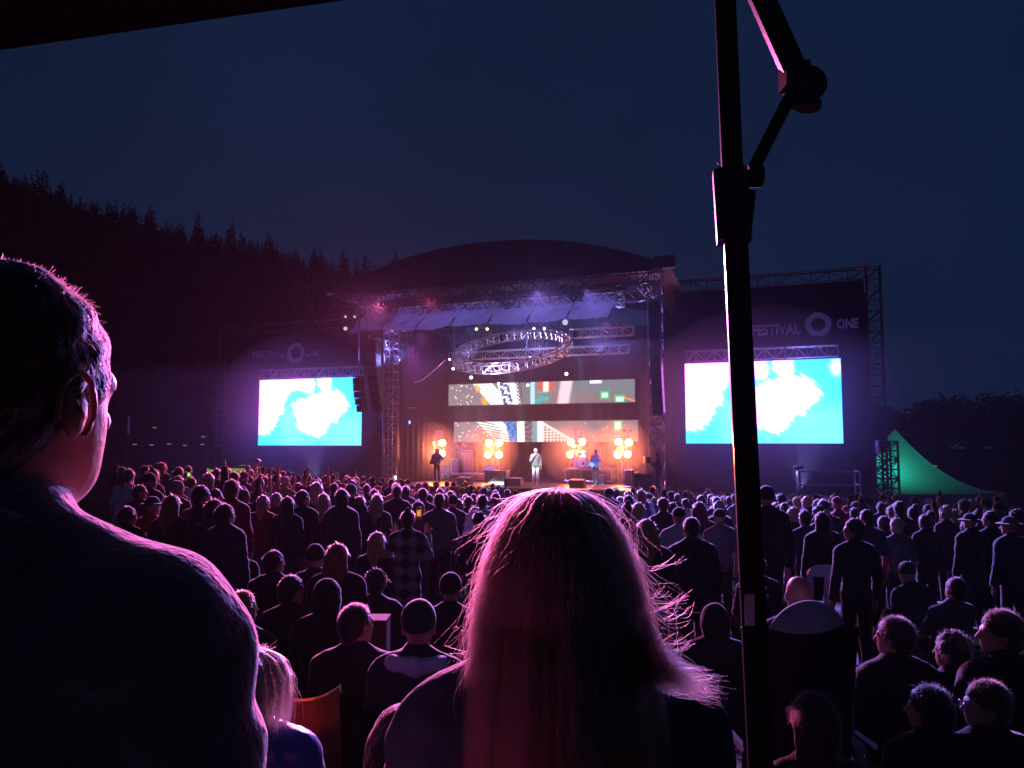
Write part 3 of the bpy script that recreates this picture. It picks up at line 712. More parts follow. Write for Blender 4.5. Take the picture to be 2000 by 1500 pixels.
for (x0, y0, x1, y1, v, lb) in ((880, 692, 1229, 686, 3.0, 'straight silver truss passing behind the ring truss'), (1115, 652, 1237, 646, 2.0, 'short silver truss hanging above the long one beside the ring'), (925, 660, 1035, 657, 4.2, 'dim far truss seen through the upper part of the ring')):
    (ua_, za_), (ub_, zb_) = SU(x0, y0, v), SU(x1, y1, v); zz = (za_ + zb_) / 2
    s = thing('lighting_truss', lb, 'truss', W((ua_ + ub_) / 2, v, zz)); b = bw(); b.truss((ua_, v, zz), (ub_, v, zz), .42, max(6, int((ub_ - ua_) / .5)), .035, .02); b.build('frame', alu if v < 4 else alu_d, s)
    b = bw(); [b.tube([(lerp(ua_, ub_, t), v, zz), (lerp(ua_, ub_, t), v, zt - .7)], .015, 4) for t in (.1, .9)]; b.build('hanging_chain', alu_d, s)
# white cloth sail under the roof front: seven sagging panels
(su0, sz0), (su1, sz1) = SU(709, 632, -2.2), SU(1203, 600, -2.2)
s = thing('cloth_sail', 'long wavy white cloth strip of seven panels hung under the roof front', 'cloth', W((su0 + su1) / 2, -2.2, (sz0 + sz1) / 2))
zs = (sz0 + sz1) / 2 - .02; seam = []
for k in range(7):
    a0, a1 = lerp(su0, su1, k / 7), lerp(su0, su1, (k + 1) / 7)
    def pf(i, j, a0=a0, a1=a1, k=k):
        sag = .055 * math.sin(math.pi * i) * j + .05 * math.sin(i * 17 + k) * (1 - j) + .03 * math.sin(j * 20 + k * 2 + i * 5)
        return (lerp(a0, a1, i) - .10 * j + (.04 * math.sin(j * 3 + k)), -2.2 - 1.3 * j + .35 * (1 - j) + .06 * math.sin(i * 23 + j * 9), zs + .70 - 1.32 * j - sag + .05 * math.sin(k * 2.3 + i * 2.5))
    b = bw(); b.grid(pf, 24, 14); b.build('panel', whitecloth, s, True)
    b = bw(); b.tube([pf(1, j / 8) for j in range(9)], .03, 4)
    if k < 6: b.build('seam', blkmet, s)
b = bw(); b.tube([(su0, -1.8, zs + .8), (su1 + .4, -1.8, zs + .8)], .04); b.truss((su1 + .1, -1.8, zs + .1), (su1 + .1, -1.8, zs + .7), .35, 2, .03, .02, up=(0, 1, 0)); b.build('hanging_bar', alu, s)
# line arrays
def line_array(px, y0, y1, curve, v, lb, w=.75):
    u, z0 = SU(px, y0, v); _, z1 = SU(px, y1, v); n = max(4, int((z0 - z1) / .32))
    s = thing('line_array', lb, 'speaker array', W(u, v, z1)); x = 0
    for k in range(n):
        t = (k + .5) / n; z = lerp(z0, z1, t); a = rad(2 + curve * t * t); vv = v + .5 * (1 - math.cos(a)) * 3 + .9 * t * t * curve / 20
        b = bw(); b.box((u, vv, z), (w, .5, (z0 - z1) / n * .985), Matrix.Rotation(a, 3, 'X')); o = b.build('speaker', blkmet, s)
    b = bw(); b.box((u, v, z0 + .06), (w * .9, .6, .08)); b.tube([(u, v, z0), (u, v, zt - .2)], .02, 4); b.build('rigging_frame', alu_d, s)
line_array(729, 664, 800, 16, -2.9, 'curved black speaker array hanging between the left screen and the stage', .55)
line_array(700, 738, 803, 10, -3.2, 'small black speaker array overlapping the corner of the left screen', .34)
line_array(1279, 592, 805, 14, -3.6, 'long black speaker array hanging on the stage pillar near the gazebo pole', .45)
# ================================================================== LAMPS AND STAGE LIGHT
def lamp(kind, loc, col, power, parent=None, target=None, size=.3, spot=60, blend_=.6, name='lamp_light'):
    l = D.lights.new(name, kind); l.color = col; l.energy = power
    if kind == 'AREA': l.shape = 'DISK'; l.size = size
    elif kind == 'SPOT': l.spot_size = rad(spot); l.spot_blend = blend_; l.shadow_soft_size = size
    else: l.shadow_soft_size = size
    o = D.objects.new(name, l); COL.objects.link(o); loc = Vector(loc)
    if target is not None: o.rotation_euler = (Vector(target) - loc).to_track_quat('-Z', 'Y').to_euler()
    o.location = loc
    if parent is not None: o.location = loc - Vector(parent.location); o.parent = parent
    return o
FRONT = -VH
def par_can(name, loc, tgt, r, em, lb, group=None, body=True, cat='stage light', parent=None, light=None):
    """a lamp: housing, yoke, glowing lens"""
    loc = Vector(loc); d = (Vector(tgt) - loc).normalized(); R = d.to_track_quat('Z', 'Y').to_matrix()
    s = thing(name, lb, cat, loc, group) if parent is None else parent
    if parent is None:
        MB().lathe(loc - d * .02, [(r * .55, -r * 2.2), (r * .9, -r * 1.6), (r * 1.12, 0), (r * 1.15, .04), (r * 1.02, .05), (r * 1.0, .0)], 14, R).build('housing', blkmet, s)
        b = MB(); sx = R @ Vector((1, 0, 0)); up = Vector((0, 0, 1))
        b.tube([loc + sx * r * 1.2, loc + sx * r * 1.2 + up * r * 1.7, loc - sx * r * 1.2 + up * r * 1.7, loc - sx * r * 1.2], .018, 5); b.tube([loc + up * r * 1.7, loc + up * r * 2.6], .025, 5); b.build('yoke', alu_d, s)
    MB().disc(loc + d * .01, r, d, .015, 18).build('lens', em, s)
    if light: lamp('SPOT', loc + d * .12, light[0], light[1], s, loc + d * 10, r * .7, light[2] if len(light) > 2 else 100, 1.0)
    return s
amber = emat('amber_lamp', (1.0, .17, .028), 270)
coolw = emat('cool_white_lamp', (.8, .9, 1.0), 6); violet = emat('violet_lamp', (.30, .38, 1.0), 9); yellow = emat('pale_yellow_lamp', (1.0, .9, .35), 2.2); dimw = emat('dim_lamp', (.75, .7, .8), .8)
blueL = emat('blue_lamp', (.07, .25, 1.0), 7)
clusters = [([(844, 865.5), (866, 865), (843, 888), (865, 886)], 3.4, 'in the light stand behind the long haired musician'),
            ([(956, 865), (976, 865), (955, 888), (976, 888)], 3.4, 'on the light stand left of the singer'),
            ([(1116, 863), (1138, 863), (1115, 887.6), (1139, 887)], 3.9, 'on the light stand above the bass drum'),
            ([(1209, 863), (1229, 864), (1208, 888), (1227, 887)], 3.4, 'on the light stand nearest the pillar')]
mir = mat('lit_stand', (.6, .58, .65), .3, .9, .1, 12, .05)  # pale metal of stands, posts and frames
for pts, v, lb in clusters:
    us = [SU(x, 868, v)[0] for x, y in pts]; cu = sum(us) / 4
    cz = sum(SU(x, y, v)[1] for x, y in pts) / 4
    s = thing('blinder_stand', 'truss stand carrying four amber blinders ' + lb, 'light stand', W(cu, v, 1.6))
    b = bw(); b.truss((cu, v + .15, 1.6), (cu, v + .15, cz + 1.0), .32, 9, .024, .014, up=(0, 1, 0)); b.box((cu, v + .15, 1.63), (.6, .6, .04)); b.build('stand', mir, s)
    for x, y in pts:
        u, z = SU(x, y, v); L = W(u, v - .12, z)
        o = MB(); d = (Vector((0, 8, 2.5)) - L).normalized(); R = d.to_track_quat('Z', 'Y').to_matrix()
        hs = o.lathe(L - d * .02, [(.12, -.3), (.19, -.2), (.23, 0), (.235, .03), (.205, .035), (.2, .0)], 14, R).build('housing', blkmet, s)
        ln = MB().disc(L + d * .012, .175, d, .015, 18).build('lens', amber, hs)
    lamp('SPOT', W(cu, v - .35, cz), (1.0, .24, .10), 1500, s, (0, 0, 1.5), .35, 150, 1.0)
# column of blue lamps at the left wing of the stage
u, _ = SU(784, 868, .8); s = thing('light_column', 'upright truss column lit orange and white beside six blue lamps', 'truss', W(u, .8, 1.6))
b = bw(); b.truss((u, .8, 1.6), (u, .8, SU(784, 846, .8)[1]), .34, 10, .03, .016, up=(0, 1, 0)); b.build('frame', mir, s)
lamp('POINT', W(u + .1, .3, 2.1), (1, .45, .5), 14, s, None, .05)
for k, (px, py) in enumerate([(796, 802), (798, 825), (795, 852), (794, 873), (793, 892), (773, 933)]):
    u, z = SU(px, py, .5); lb = ['topmost blue lamp of the column, dim and alone', 'second blue lamp from the top of the column', 'bright bluish lamp just above the middle of the column', 'bright bluish lamp in the lower half of the column', 'lowest bright bluish lamp on the column', 'small blue lamp on the deck at the foot of the column'][k]
    par_can('beam_lamp', W(u, .5, z), (-1, 5, 2.5), .10, violet if k > 1 else blueL, lb, 'lamps beside the light column', light=((.25, .3, 1.0), 14, 80) if k in (2, 3, 4) else None)
# ring and truss spots
spots_ = [(882, 703, 1.0, coolw, .05), (889, 721, 1.0, coolw, .07), (924, 738, 1.0, coolw, .08), (1109, 731, 1.0, coolw, .08), (1039, 699, 1.0, coolw, .05), (1034, 753, 1.4, coolw, .07), (977, 750, 1.4, coolw, .06),
          (934, 644, 2.0, yellow, .08), (955, 644, 2.0, yellow, .08), (1046, 643, 2.0, coolw, .06), (1066, 643, 2.0, coolw, .06), (680, 620, -2.5, dimw, .06), (698, 620, -2.5, dimw, .06), (680, 643, -2.5, dimw, .10), (771, 645, -2.4, dimw, .10), (793, 645, -2.4, dimw, .10), (1107, 631, -2.2, dimw, .13)]
names = ['tiny white lamp at the left rim of the ring truss', 'white lamp just under the left rim of the ring truss', 'bright white lamp above the left end of the upper strip screen', 'bright white lamp under the right rim of the ring truss', 'small white lamp in the middle of the ring opening', 'white lamp at the top edge of the strip screen under the ring front', 'white lamp touching the top edge of the strip screen left of the ring centre',
         'pale yellow lamp behind the ring, the left one of two', 'pale yellow lamp behind the ring, the right one of two', 'white lamp on the far rim of the ring right of the yellow pair', 'white lamp on the far rim nearest the right side of the ring', 'dim lamp above the left end of the cloth strip, outer one of the upper pair', 'dim lamp above the left end of the cloth strip, inner one of the upper pair', 'dim round lamp alone beside the left tip of the cloth strip', 'dim lamp under the second cloth panel, left of two', 'dim lamp under the second cloth panel, right of two', 'large dim lamp under the right end of the cloth strip']
for (px, py, v, m_, r), lb in zip(spots_, names):
    u, z = SU(px, py, v); par_can('hanging_lamp', W(u, v - .25, z), (0, 2, 3), r, m_, lb, 'small lamps hung in the stage roof')
# moving head wash lamps on the front truss that throw the magenta and violet light on the crowd
wm = emat('magenta_wash', (1.0, .12, .55), .03); wv = emat('violet_wash', (.3, .2, 1.0), .03)
wash = [(760, 'm'), (860, 'm'), (960, 'v'), (1060, 'v'), (1150, 'v'), (1230, 'v')]
for k, (px, c) in enumerate(wash):
    u, _ = SU(px, 600, VF + .3); L = W(u, VF - .5, zt - .75)
    col = (1.0, .15, .48) if c == 'm' else (.34, .22, 1.0)
    if k == 2: col = (1.0, .28, .62)
    tg = Vector([(-4.5, 9, .4), (-.7, 1.3, 3.0), (.3, 1.4, 3.2), (1.5, 11, .4), (6, 15, .4), (1.5, 1.2, 3.2)][k])
    par_can('wash_lamp', L, tg, .14, wm if c == 'm' else wv, ['dim magenta wash lamp nearest the left corner of the roof truss', 'dim magenta wash lamp second from the left corner of the roof truss', 'dim pinkish wash lamp above the left rim of the ring truss', 'dim violet wash lamp above the middle of the ring truss', 'dim violet wash lamp second from the stage pillar on the roof truss', 'dim violet wash lamp nearest the stage pillar on the roof truss'][k], 'wash lamps on the front roof truss', light=(col, (46000, 95000, 10000, 56000, 52000, 20000)[k], (46, 7, 6, 46, 38, 6)[k]))
# added singer spot for front of house light, blue one on the guitarist, violet stage fill
for (px, tgt, col, pw, lb, sp) in ((990, (1045, 915, .9), (.82, 1.0, .95), 16000, 'white spotlight on the roof truss aimed at the singer', 9), (1130, (1163, 910, .6), (.10, .55, 1.0), 14000, 'blue spotlight on the roof truss aimed at the guitarist', 10)):
    u, _ = SU(px, 600, VF + .3); par_can('spotlight', W(u, VF - .3, zt - 2.7), SP(*tgt), .1, dimw, lb, light=(col, pw, sp))
for px, col, pw, lb in ((820, (.75, .18, 1.0), 3000, 'violet stage lamp pointing down near the left tower'), (1000, (.38, .22, 1.0), 3000, 'violet stage lamp pointing down over the stage centre'), (1180, (.36, .18, 1.0), 3400, 'violet stage lamp pointing down near the drum riser')):
    u, _ = SU(px, 640, 0); par_can('stage_lamp', W(u, 0, zt - 1.1), W(u, 3.2, 1.6), .1, wv, lb, light=(col, pw, 95))
# added floods, no visible source, that brighten the lettering and the sail
for px, v, tz, col, pw, lb, sp in ((620, -2.5, SP(580, 690, .3), (.5, .35, 1.0), 450, 'small flood lamp on the left wing aimed at the lettering', 60), (1560, -2.5, SP(1590, 620, .3), (.35, .3, 1.0), 550, 'small flood lamp on the right wing aimed at the lettering', 70)):
    u, _ = SU(px, 868, v); par_can('flood_lamp', W(u, v, 1.62), tz, .09, wv, lb, light=(col, pw, sp))
for px, col, pw, lb in ((800, (.45, .35, 1.0), 260, 'violet lamp under the left half of the cloth strip'), (960, (.7, .45, .95), 200, 'pinkish lamp under the middle of the cloth strip'), (1130, (.45, .4, 1.0), 240, 'violet lamp under the right half of the cloth strip')):
    u, z = SU(px, 760, -5.0); par_can('flood_lamp', W(u, -3.4, 4.2 if False else z - 0.0), W(u, -2.4, zs), .07, wv, lb, light=(col, pw, 75)) if False else None
for k, px in enumerate((760, 900, 1040, 1160)):  # lamps put in under the sail only to brighten it
    u, z = SU(px, 640, -2.2); col = ((.26, .26, 1.0), (.28, .30, 1.0), (.34, .34, 1.0), (.26, .30, 1.0))[k]
    L = W(u, -1.0, zs - 1.9); par_can('cloth_lamp', L, W(u, -2.9, zs), .07, wv, ['small lamp lighting the cloth strip from below at its left end', 'small lamp lighting the cloth strip from below left of the ring', 'small lamp lighting the cloth strip from below over the ring', 'small lamp lighting the cloth strip from below at its right end'][k], light=(col, 2000, 150))
lamp('SPOT', W(ru - 1, -5.2, 2.0), (.7, .55, 1.0), 5500, rg, W(ru, 1.0, rz), .2, 50, 1.0)  # added spot without a fixture, brightens the ring truss
# ================================================================== STAGE PROPS AND FENCES
greyb = mat('grey_case', (.16, .16, .16), .6); whitem = mat('white_plastic', (.7, .7, .7), .5, 0, .05); drumw = mat('drum_skin', (.75, .8, .78), .5, 0, .05); purp = mat('drum_shell', (.35, .18, .45), .3, .2); brass = mat('brass', (.6, .45, .2), .3, 1, .1)
ZD = 1.6
def sx_(px, v): return SU(px, 868, v)[0]
# risers
def riser(pl, pr, v, h, lb):
    a, c = sx_(pl, v), sx_(pr, v); s = thing('riser', lb, 'riser', W((a + c) / 2, v, ZD))
    b = bw(); b.box(((a + c) / 2, v + .9, ZD + h - .05), (c - a, 1.8, .1)); b.build('top', mat('riser_top', (.22, .2, .28), .5), s)
    for t in (0.03, .97):
        for vv in (v + .08, v + 1.7):
            b = bw(); b.tube([(lerp(a, c, t), vv, ZD), (lerp(a, c, t), vv, ZD + h - .1)], .03); b.build('leg', mir, s)
    b = bw(); b.tube([(a, v + .1, ZD + .12), (c, v + .1, ZD + .12)], .02, 5); b.build('brace', mir, s); return a, c
riser(873, 945, 2.4, .42, 'low keyboard riser between the long haired musician and the blinder stand')
ra, rb = riser(1101, 1196, 2.6, .75, 'drum riser on silver legs behind the guitarist')
# drum kit on the riser
u0, v0 = sx_(1136, 3.0), 3.0; zr_ = ZD + .77; kd = thing('drum_kit', 'drum kit with a round pale bass drum skin on the riser', 'drum kit', W(u0 + .4, v0 + .3, zr_))
b = bw(); b.tube([(u0, v0, zr_ + .30), (u0, v0 + .45, zr_ + .30)], .30, 20); kb = b.build('bass_drum', purp, kd)
b = bw(); b.tube([(u0, v0 - .012, zr_ + .30), (u0, v0 - .004, zr_ + .30)], .275, 20); b.build('drum_skin', drumw, kb)
b = bw(); b.tube([(u0 + .08, v0 - .022, zr_ + .24), (u0 + .08, v0 - .014, zr_ + .24)], .07, 12); b.build('port_hole', blkmet, kb)
for du, dv, z, r, h in ((-.2, .35, .72, .15, .2), (.16, .35, .74, .14, .2), (.62, .3, .42, .2, .36), (.35, .8, .5, .18, .15), (-.55, .5, .4, .2, .3)):
    b = bw(); b.lathe((u0 + du, v0 + dv, zr_ + z - h / 2), [(r, 0), (r, h)], 16); b.build('drum', purp, kd)
for du, dv, z in ((-.45, .3, 1.15), (.55, .2, 1.2), (.85, .6, 1.05), (-.6, .8, .95), (-.25, .2, 1.32)):
    b = bw(); b.lathe((u0 + du, v0 + dv, zr_ + z), [(.02, .02), (.2, -.02), (.205, -.024)], 18, Matrix.Rotation(.3, 3, 'X')); b.build('cymbal', brass, kd)
    b = bw(); b.tube([(u0 + du, v0 + dv, zr_ + z), (u0 + du, v0 + dv, zr_)], .014, 5); [b.tube([(u0 + du, v0 + dv, zr_ + .3), (u0 + du + .22 * math.cos(a), v0 + dv + .22 * math.sin(a), zr_)], .01, 4) for a in (0, 2.1, 4.2)]; b.build('cymbal_stand', mir, kd)
# amplifier rack and boxes
def cabinet(px, py0, py1, wpx, v, nm, lb, m=greyb, base=None):
    u = sx_(px, v); w = sx_(px + wpx / 2, v) - sx_(px - wpx / 2, v); z1 = SU(px, py0, v)[1]; z0 = base if base is not None else ZD
    s = thing(nm, lb, 'amplifier', W(u, v, z0)); b = bw(); b.box((u, v + .25, (z0 + z1) / 2), (w, .5, z1 - z0)); b.build('cabinet', blkmet, s)
    b = bw(); b.box((u, v - .012, (z0 + z1) / 2), (w * .86, .02, (z1 - z0) * .86)); b.build('grille', m, s)
    b = bw(); [b.tube([(u + x * w / 2, v - .02, z0), (u + x * w / 2, v - .02, z1)], .014, 4) for x in (-1, 1)]; [b.tube([(u - w / 2, v - .02, z), (u + w / 2, v - .02, z)], .014, 4) for z in (z0, z1)]; b.build('corner_trim', mir, s)
cabinet(889, 897, 926, 13, 3.0, 'equipment_rack', 'upright equipment rack with silver edges on the keyboard riser', base=ZD + .43)
cabinet(912, 880, 926, 22, 3.6, 'amplifier_stack', 'tall dark amplifier stack behind the keyboard riser', base=ZD + .43)
cabinet(1172, 928, 938, 14, 2.2, 'amplifier', 'small open sided amplifier under the drum riser edge')
cabinet(1255, 926, 960, 34, -3.4, 'subwoofer', 'black speaker box in front of the stage below the pillar', base=.1)
cabinet(1226, 918, 946, 14, .6, 'amplifier', 'dark amplifier beside the camera operator', base=ZD)
# wedges
def wedge(px, py, v, w, lb):
    u = sx_(px, v); s = thing('floor_monitor', lb, 'monitor speaker', W(u, v, ZD)); b = bw()
    pr = [(0, 0), (.48, 0), (.48, .20), (.30, .40), (.0, .34)]
    L = [b.pt((u - w / 2, v + y, ZD + .0 + z)) for y, z in pr]; R_ = [b.pt((u + w / 2, v + y, ZD + z)) for y, z in pr]; b.f.append(L[::-1]); b.f.append(R_)
    for i in range(5): j = (i + 1) % 5; b.f.append([L[i], L[j], R_[j], R_[i]])
    b.build('cabinet', greyb, s); b = bw(); b.box((u, v + .40, ZD + .31), (w * .85, .02, .25), Matrix.Rotation(rad(-45), 3, 'X')); b.build('grille', blkmet, s)
wedge(1000, 945, -.9, .85, 'grey wedge monitor on the deck left of the singer'); wedge(1125, 950, -1.2, .7, 'dark wedge monitor right of the singer near the stage lip'); wedge(905, 940, -1.0, .7, 'dark wedge monitor in front of the keyboard riser')
# keyboard desk with music stand
u = sx_(968, -.5); s = thing('keyboard_station', 'pale covered keyboard on a stand with papers on top', 'keyboard', W(u, -.5, ZD))
b = bw(); b.box((u, -.3, ZD + .42), (1.15, .45, .58)); b.build('cover', mat('pale_cover', (.35, .36, .33), .7), s)
b = bw(); b.box((u - .35, -.45, ZD + .80), (.55, .35, .025), Matrix.Rotation(.5, 3, 'X')); b.build('paper', whitem, s)
b = bw(); b.tube([(u, -.45, ZD + .1), (u, -.45, ZD + 1.0)], .02, 5); b.tube([(u - .5, -.55, ZD + .05), (u + .5, -.55, ZD + .7)], .018, 5); b.tube([(u + .5, -.55, ZD + .05), (u - .5, -.55, ZD + .7)], .018, 5); b.build('stand', mir, s)
b = bw(); b.box((u + .25, -.62, ZD + .10), (.9, .05, .14)); b.build('light_strip', emat('strip_light', (.8, .95, 1), 2.0), s)
# microphone stands
for px, v, lb in ((957, 1.2, 'thin microphone stand before the second blinder stand'), (907, -1.4, 'angled microphone stand by the keyboard riser'), (1207, .4, 'thin microphone stand right of the guitarist'), (1219, 1.6, 'tall thin stand between the last blinder stand and the pillar'), (1232, .8, 'tall thin stand nearest the stage pillar')):
    u = sx_(px, v); s = thing('microphone_stand', lb, 'microphone stand', W(u, v, ZD)); h = 1.5 if px < 1215 else 2.6
    b = bw(); b.tube([(u, v, ZD), (u, v, ZD + h)], .016, 5); b.lathe((u, v, ZD), [(.16, 0), (.16, .02), (.02, .04)], 12)
    if px < 1215: b.tube([(u, v, ZD + h), (u - .4, v, ZD + h + .15)], .012, 5)
    b.build('pole', mir, s)
    b = bw(); b.lathe((u - (.4 if px < 1215 else 0), v, ZD + h + (.12 if px < 1215 else 0)), [(.015, 0), (.028, .08), (.03, .11), (.01, .14)], 10); b.build('microphone', blkmet, s)
# stage lip at the right, amber lamp light put into its colour
b = bw(); a, c = sx_(1130, -2.6), sx_(1232, -2.6); b.box(((a + c) / 2, -2.66, 1.54), (c - a, .05, .12)); b.build('lip', mat('orange_lip', (.55, .35, .2), .6), st)
lamp('SPOT', W((a + c) / 2, -3.0, .5), (1, .4, .12), 0.0, st, W((a + c) / 2, -2.6, 1.6), .1, 60) if False else None
# railings
railm = mat('pale_rail', (.7, .7, .75), .4, 0, .06, 12, .03)
def railing(pts, h, rails, lb, v0=-3.3, zf=1.45, extra=None):
    s = thing('guard_rail', lb, 'railing', W(pts[0][0], pts[0][1], zf))
    for k, (u, v) in enumerate(pts):
        b = bw(); b.tube([(u, v, zf), (u, v, zf + h)], .03, 6); b.build('post', railm, s)
    for r in rails:
        b = bw()
        for p, q in zip(pts, pts[1:]): b.tube([(p[0], p[1], zf + r), (q[0], q[1], zf + r)], .028, 6)
        b.build('rail', railm, s)
    return s
v = -3.4; a, c = sx_(1560, v), sx_(1678, v); h = SU(1600, 921, v)[1] - 1.45
railing([(a, v), (a - .12, v + 1.6), ], h, [h, .05], 'short railing return closing the left side of the right platform')
railing([(a, v), (c, v), (c - .1, v + 1.5)], h, [.04, h * .52, h], 'silver three bar railing on the platform below the right video screen')
u = a - .1; s = thing('camera_cover', 'small pale covered camera on top of the railing post', 'camera', W(u, v, 1.45 + h)); b = bw(); b.lathe((u, v, 1.45 + h + .02), [(.05, 0), (.12, .04), (.15, .12), (.10, .2), (.02, .22)], 10); b.box((u + .16, v, 1.45 + h + .16), (.2, .14, .12)); b.build('cover', mat('pale_box'), s)
zl_ = ground_z(-8.5, 21)
a0, a1 = P(431, 912, 22), P(487, 908, 22); s = thing('gate_frame', 'tall pale metal gate frame standing among the crowd before the left screen', 'gate', (a0.x, 22, 1.0))
for q in (a0, a1): MB().tube([(q.x, 22, .8), (q.x, 22, a0.z)], .04, 6).build('post', mir, s)
MB().tube([(a0.x, 22, a0.z), (a1.x, 22, a0.z)], .045, 6).build('rail', mir, s)
q = P(501, 905, 21); s = thing('covered_pole', 'pale pole with a wrapped bulge on top beside the gate frame', 'pole', (q.x, 21, 1.0)); MB().tube([(q.x, 21, .8), (q.x, 21, q.z)], .045, 6).build('pole', mir, s); MB().lathe((q.x, 21, q.z - .05), [(.05, 0), (.12, .05), (.13, .12), (.06, .17)], 10).build('wrapping', mat('pale_box'), s)
for px, py, Y, lb in ((549, 906, 24, 'thin dark post between the covered pole and the raised hands'), (310, 918, 20, 'thin blue grey post among the far people at the left'), (252, 812, 45, 'tall pale pole standing beside the face of the man at left')):
    q = P(px, py, Y); s = thing('post', lb, 'post', (q.x, Y, 0)); MB().tube([(q.x, Y, q.z - (1.6 if Y < 40 else 1.1)), (q.x, Y, q.z)], .035 if Y < 40 else .07, 6).build('pole', whitem if Y > 40 else mir, s)
    if Y > 40: MB().tube([(q.x, Y, 0), (q.x, Y, q.z - 1.1)], .04, 6).build('lower_pole', blkmet, s)
# lime banner on the fence left, with rough white lettering-like patches too blurred to read
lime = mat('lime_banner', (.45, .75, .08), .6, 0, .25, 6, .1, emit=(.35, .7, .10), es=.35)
p0, p1 = P(404, 914, 25), P(478, 952, 25); s = thing('lit_banner', 'glowing lime green banner partly hidden behind heads near the gate frame', 'banner', (p0.x, 25, p1.z))
MB().grid(lambda i, j: (lerp(p0.x, p1.x, i), 25 + .04 * math.sin(i * 9), lerp(p1.z, p0.z, j) - .1 * math.sin(i * 5)), 24, 6).build('cloth', lime, s, True)
b = MB(); r = random.Random(4)
for k in range(9):
    x = lerp(p0.x, p1.x, .56 + .045 * k); b.box((x, 24.94, lerp(p1.z, p0.z, .62)), (.035, .01, r.uniform(.12, .3)))
b.box((lerp(p0.x, p1.x, .75), 24.95, lerp(p1.z, p0.z, .4)), (.55, .01, .04)); b.build('pale_marks', whitem, s)
for nm in ('post',):
    for q in (p0, p1): MB().tube([(q.x, 25.05, 0), (q.x, 25.05, p0.z)], .03, 5).build('post', blkmet, s)
# small far lights along the hill foot
r = random.Random(12); k = 0
farl = emat('far_lamp', (.8, .85, 1), .22)
for px, py in ((263, 868), (296, 869), (330, 867), (361, 870), (395, 868), (425, 871), (465, 868), (302, 835), (397, 853), (438, 838), (475, 832), (1826, 910)):
    Y = 58; q = P(px, py, Y); s = thing('far_lamp', ('tiny far lamp before the dark hill, ' + ('one of the level row' if py > 860 else 'above the level row')) if px < 1000 else 'tiny white lamp above the right slope of the tent roof', 'lamp', (q.x, Y, 0), ('far lamps in the level row' if py > 860 else 'far lamps above the level row') if px < 1000 else None)
    MB().box((q.x, Y, q.z), (.28, .1, .06)).build('lens', farl, s); MB().tube([(q.x, Y + .1, 0), (q.x, Y + .1, q.z)], .02, 4).build('mast', blk, s)
# ---- the tent on the right
tc = P(1752, 956, 48); tr = P(1935, 962, 46); pk = P(1752, 840, 48); Rt = tr.x - tc.x
tent = thing('marquee_tent', 'white high peaked tent glowing green inside, behind the scaffold tower', 'tent', (tc.x, 48, 0))
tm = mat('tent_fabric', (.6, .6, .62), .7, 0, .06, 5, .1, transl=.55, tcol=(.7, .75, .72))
ez = tc.z; cy0 = 48
def troof(i, j):
    a = i * 4; k = int(a) % 4; t = a - int(a); cs = [(-1, -1), (1, -1), (1, 1), (-1, 1)]; p = Vector(cs[k]).lerp(Vector(cs[(k + 1) % 4]), t)
    s_ = j; z = ez + (pk.z - ez) * ((1 - s_) ** 2.1); rr = Rt * lerp(.015, 1, s_)
    return (tc.x + p.x * rr, cy0 + p.y * rr * .8, z - .12 * math.sin(math.pi * t) * (s_))
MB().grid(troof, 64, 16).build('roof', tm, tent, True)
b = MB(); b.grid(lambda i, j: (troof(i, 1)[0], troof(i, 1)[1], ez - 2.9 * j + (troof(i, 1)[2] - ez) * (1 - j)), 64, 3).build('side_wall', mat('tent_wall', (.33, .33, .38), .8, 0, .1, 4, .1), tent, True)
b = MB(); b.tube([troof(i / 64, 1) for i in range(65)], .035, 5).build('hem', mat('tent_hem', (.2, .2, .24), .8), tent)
MB().tube([(tc.x, cy0, 0), (tc.x, cy0, pk.z + .15)], .05, 6).build('centre_pole', alu, tent)
for sx in (-1, 1):
    for sy in (-1, 1): MB().tube([(tc.x + sx * Rt * .98, cy0 + sy * Rt * .78, 0), (tc.x + sx * Rt * .98, cy0 + sy * Rt * .78, ez)], .05, 6).build('corner_pole', alu, tent)
lamp('POINT', (tc.x - 1.2, cy0 - .3, ez + .3), (.02, .8, .52), 180, tent, None, .3)
# second, nearer scaffold tower in front of the tent
q = P(1730, 862, 31.0); s = thing('scaffold_tower', 'short black scaffold tower standing in front of the green tent', 'tower', (q.x, 31, 0)); MB().truss((q.x, 31, 0), (q.x, 31, q.z), .62, 10, .05, .028, up=(0, 1, 0)).build('frame', mat('black_tower', (.03, .03, .045), .5, .4), s)
MB().box((q.x - .12, 31.1, q.z - .2), (.4, .3, .5)).build('pale_cover', mat('tent_wall'), s)
for px, h_ in ((1790, .9), (1828, .7), (1838, .7)): q = P(px, 975, 36); s = thing('tent_post', ['thin dark post left of the pair against the tent wall', 'thin dark post, one of a close pair against the tent wall'][px > 1800], 'post', (q.x, 36, 0), 'thin posts before the tent wall'); MB().tube([(q.x, 36, 0), (q.x, 36, q.z + .1)], .035, 5).build('pole', blkmet, s)
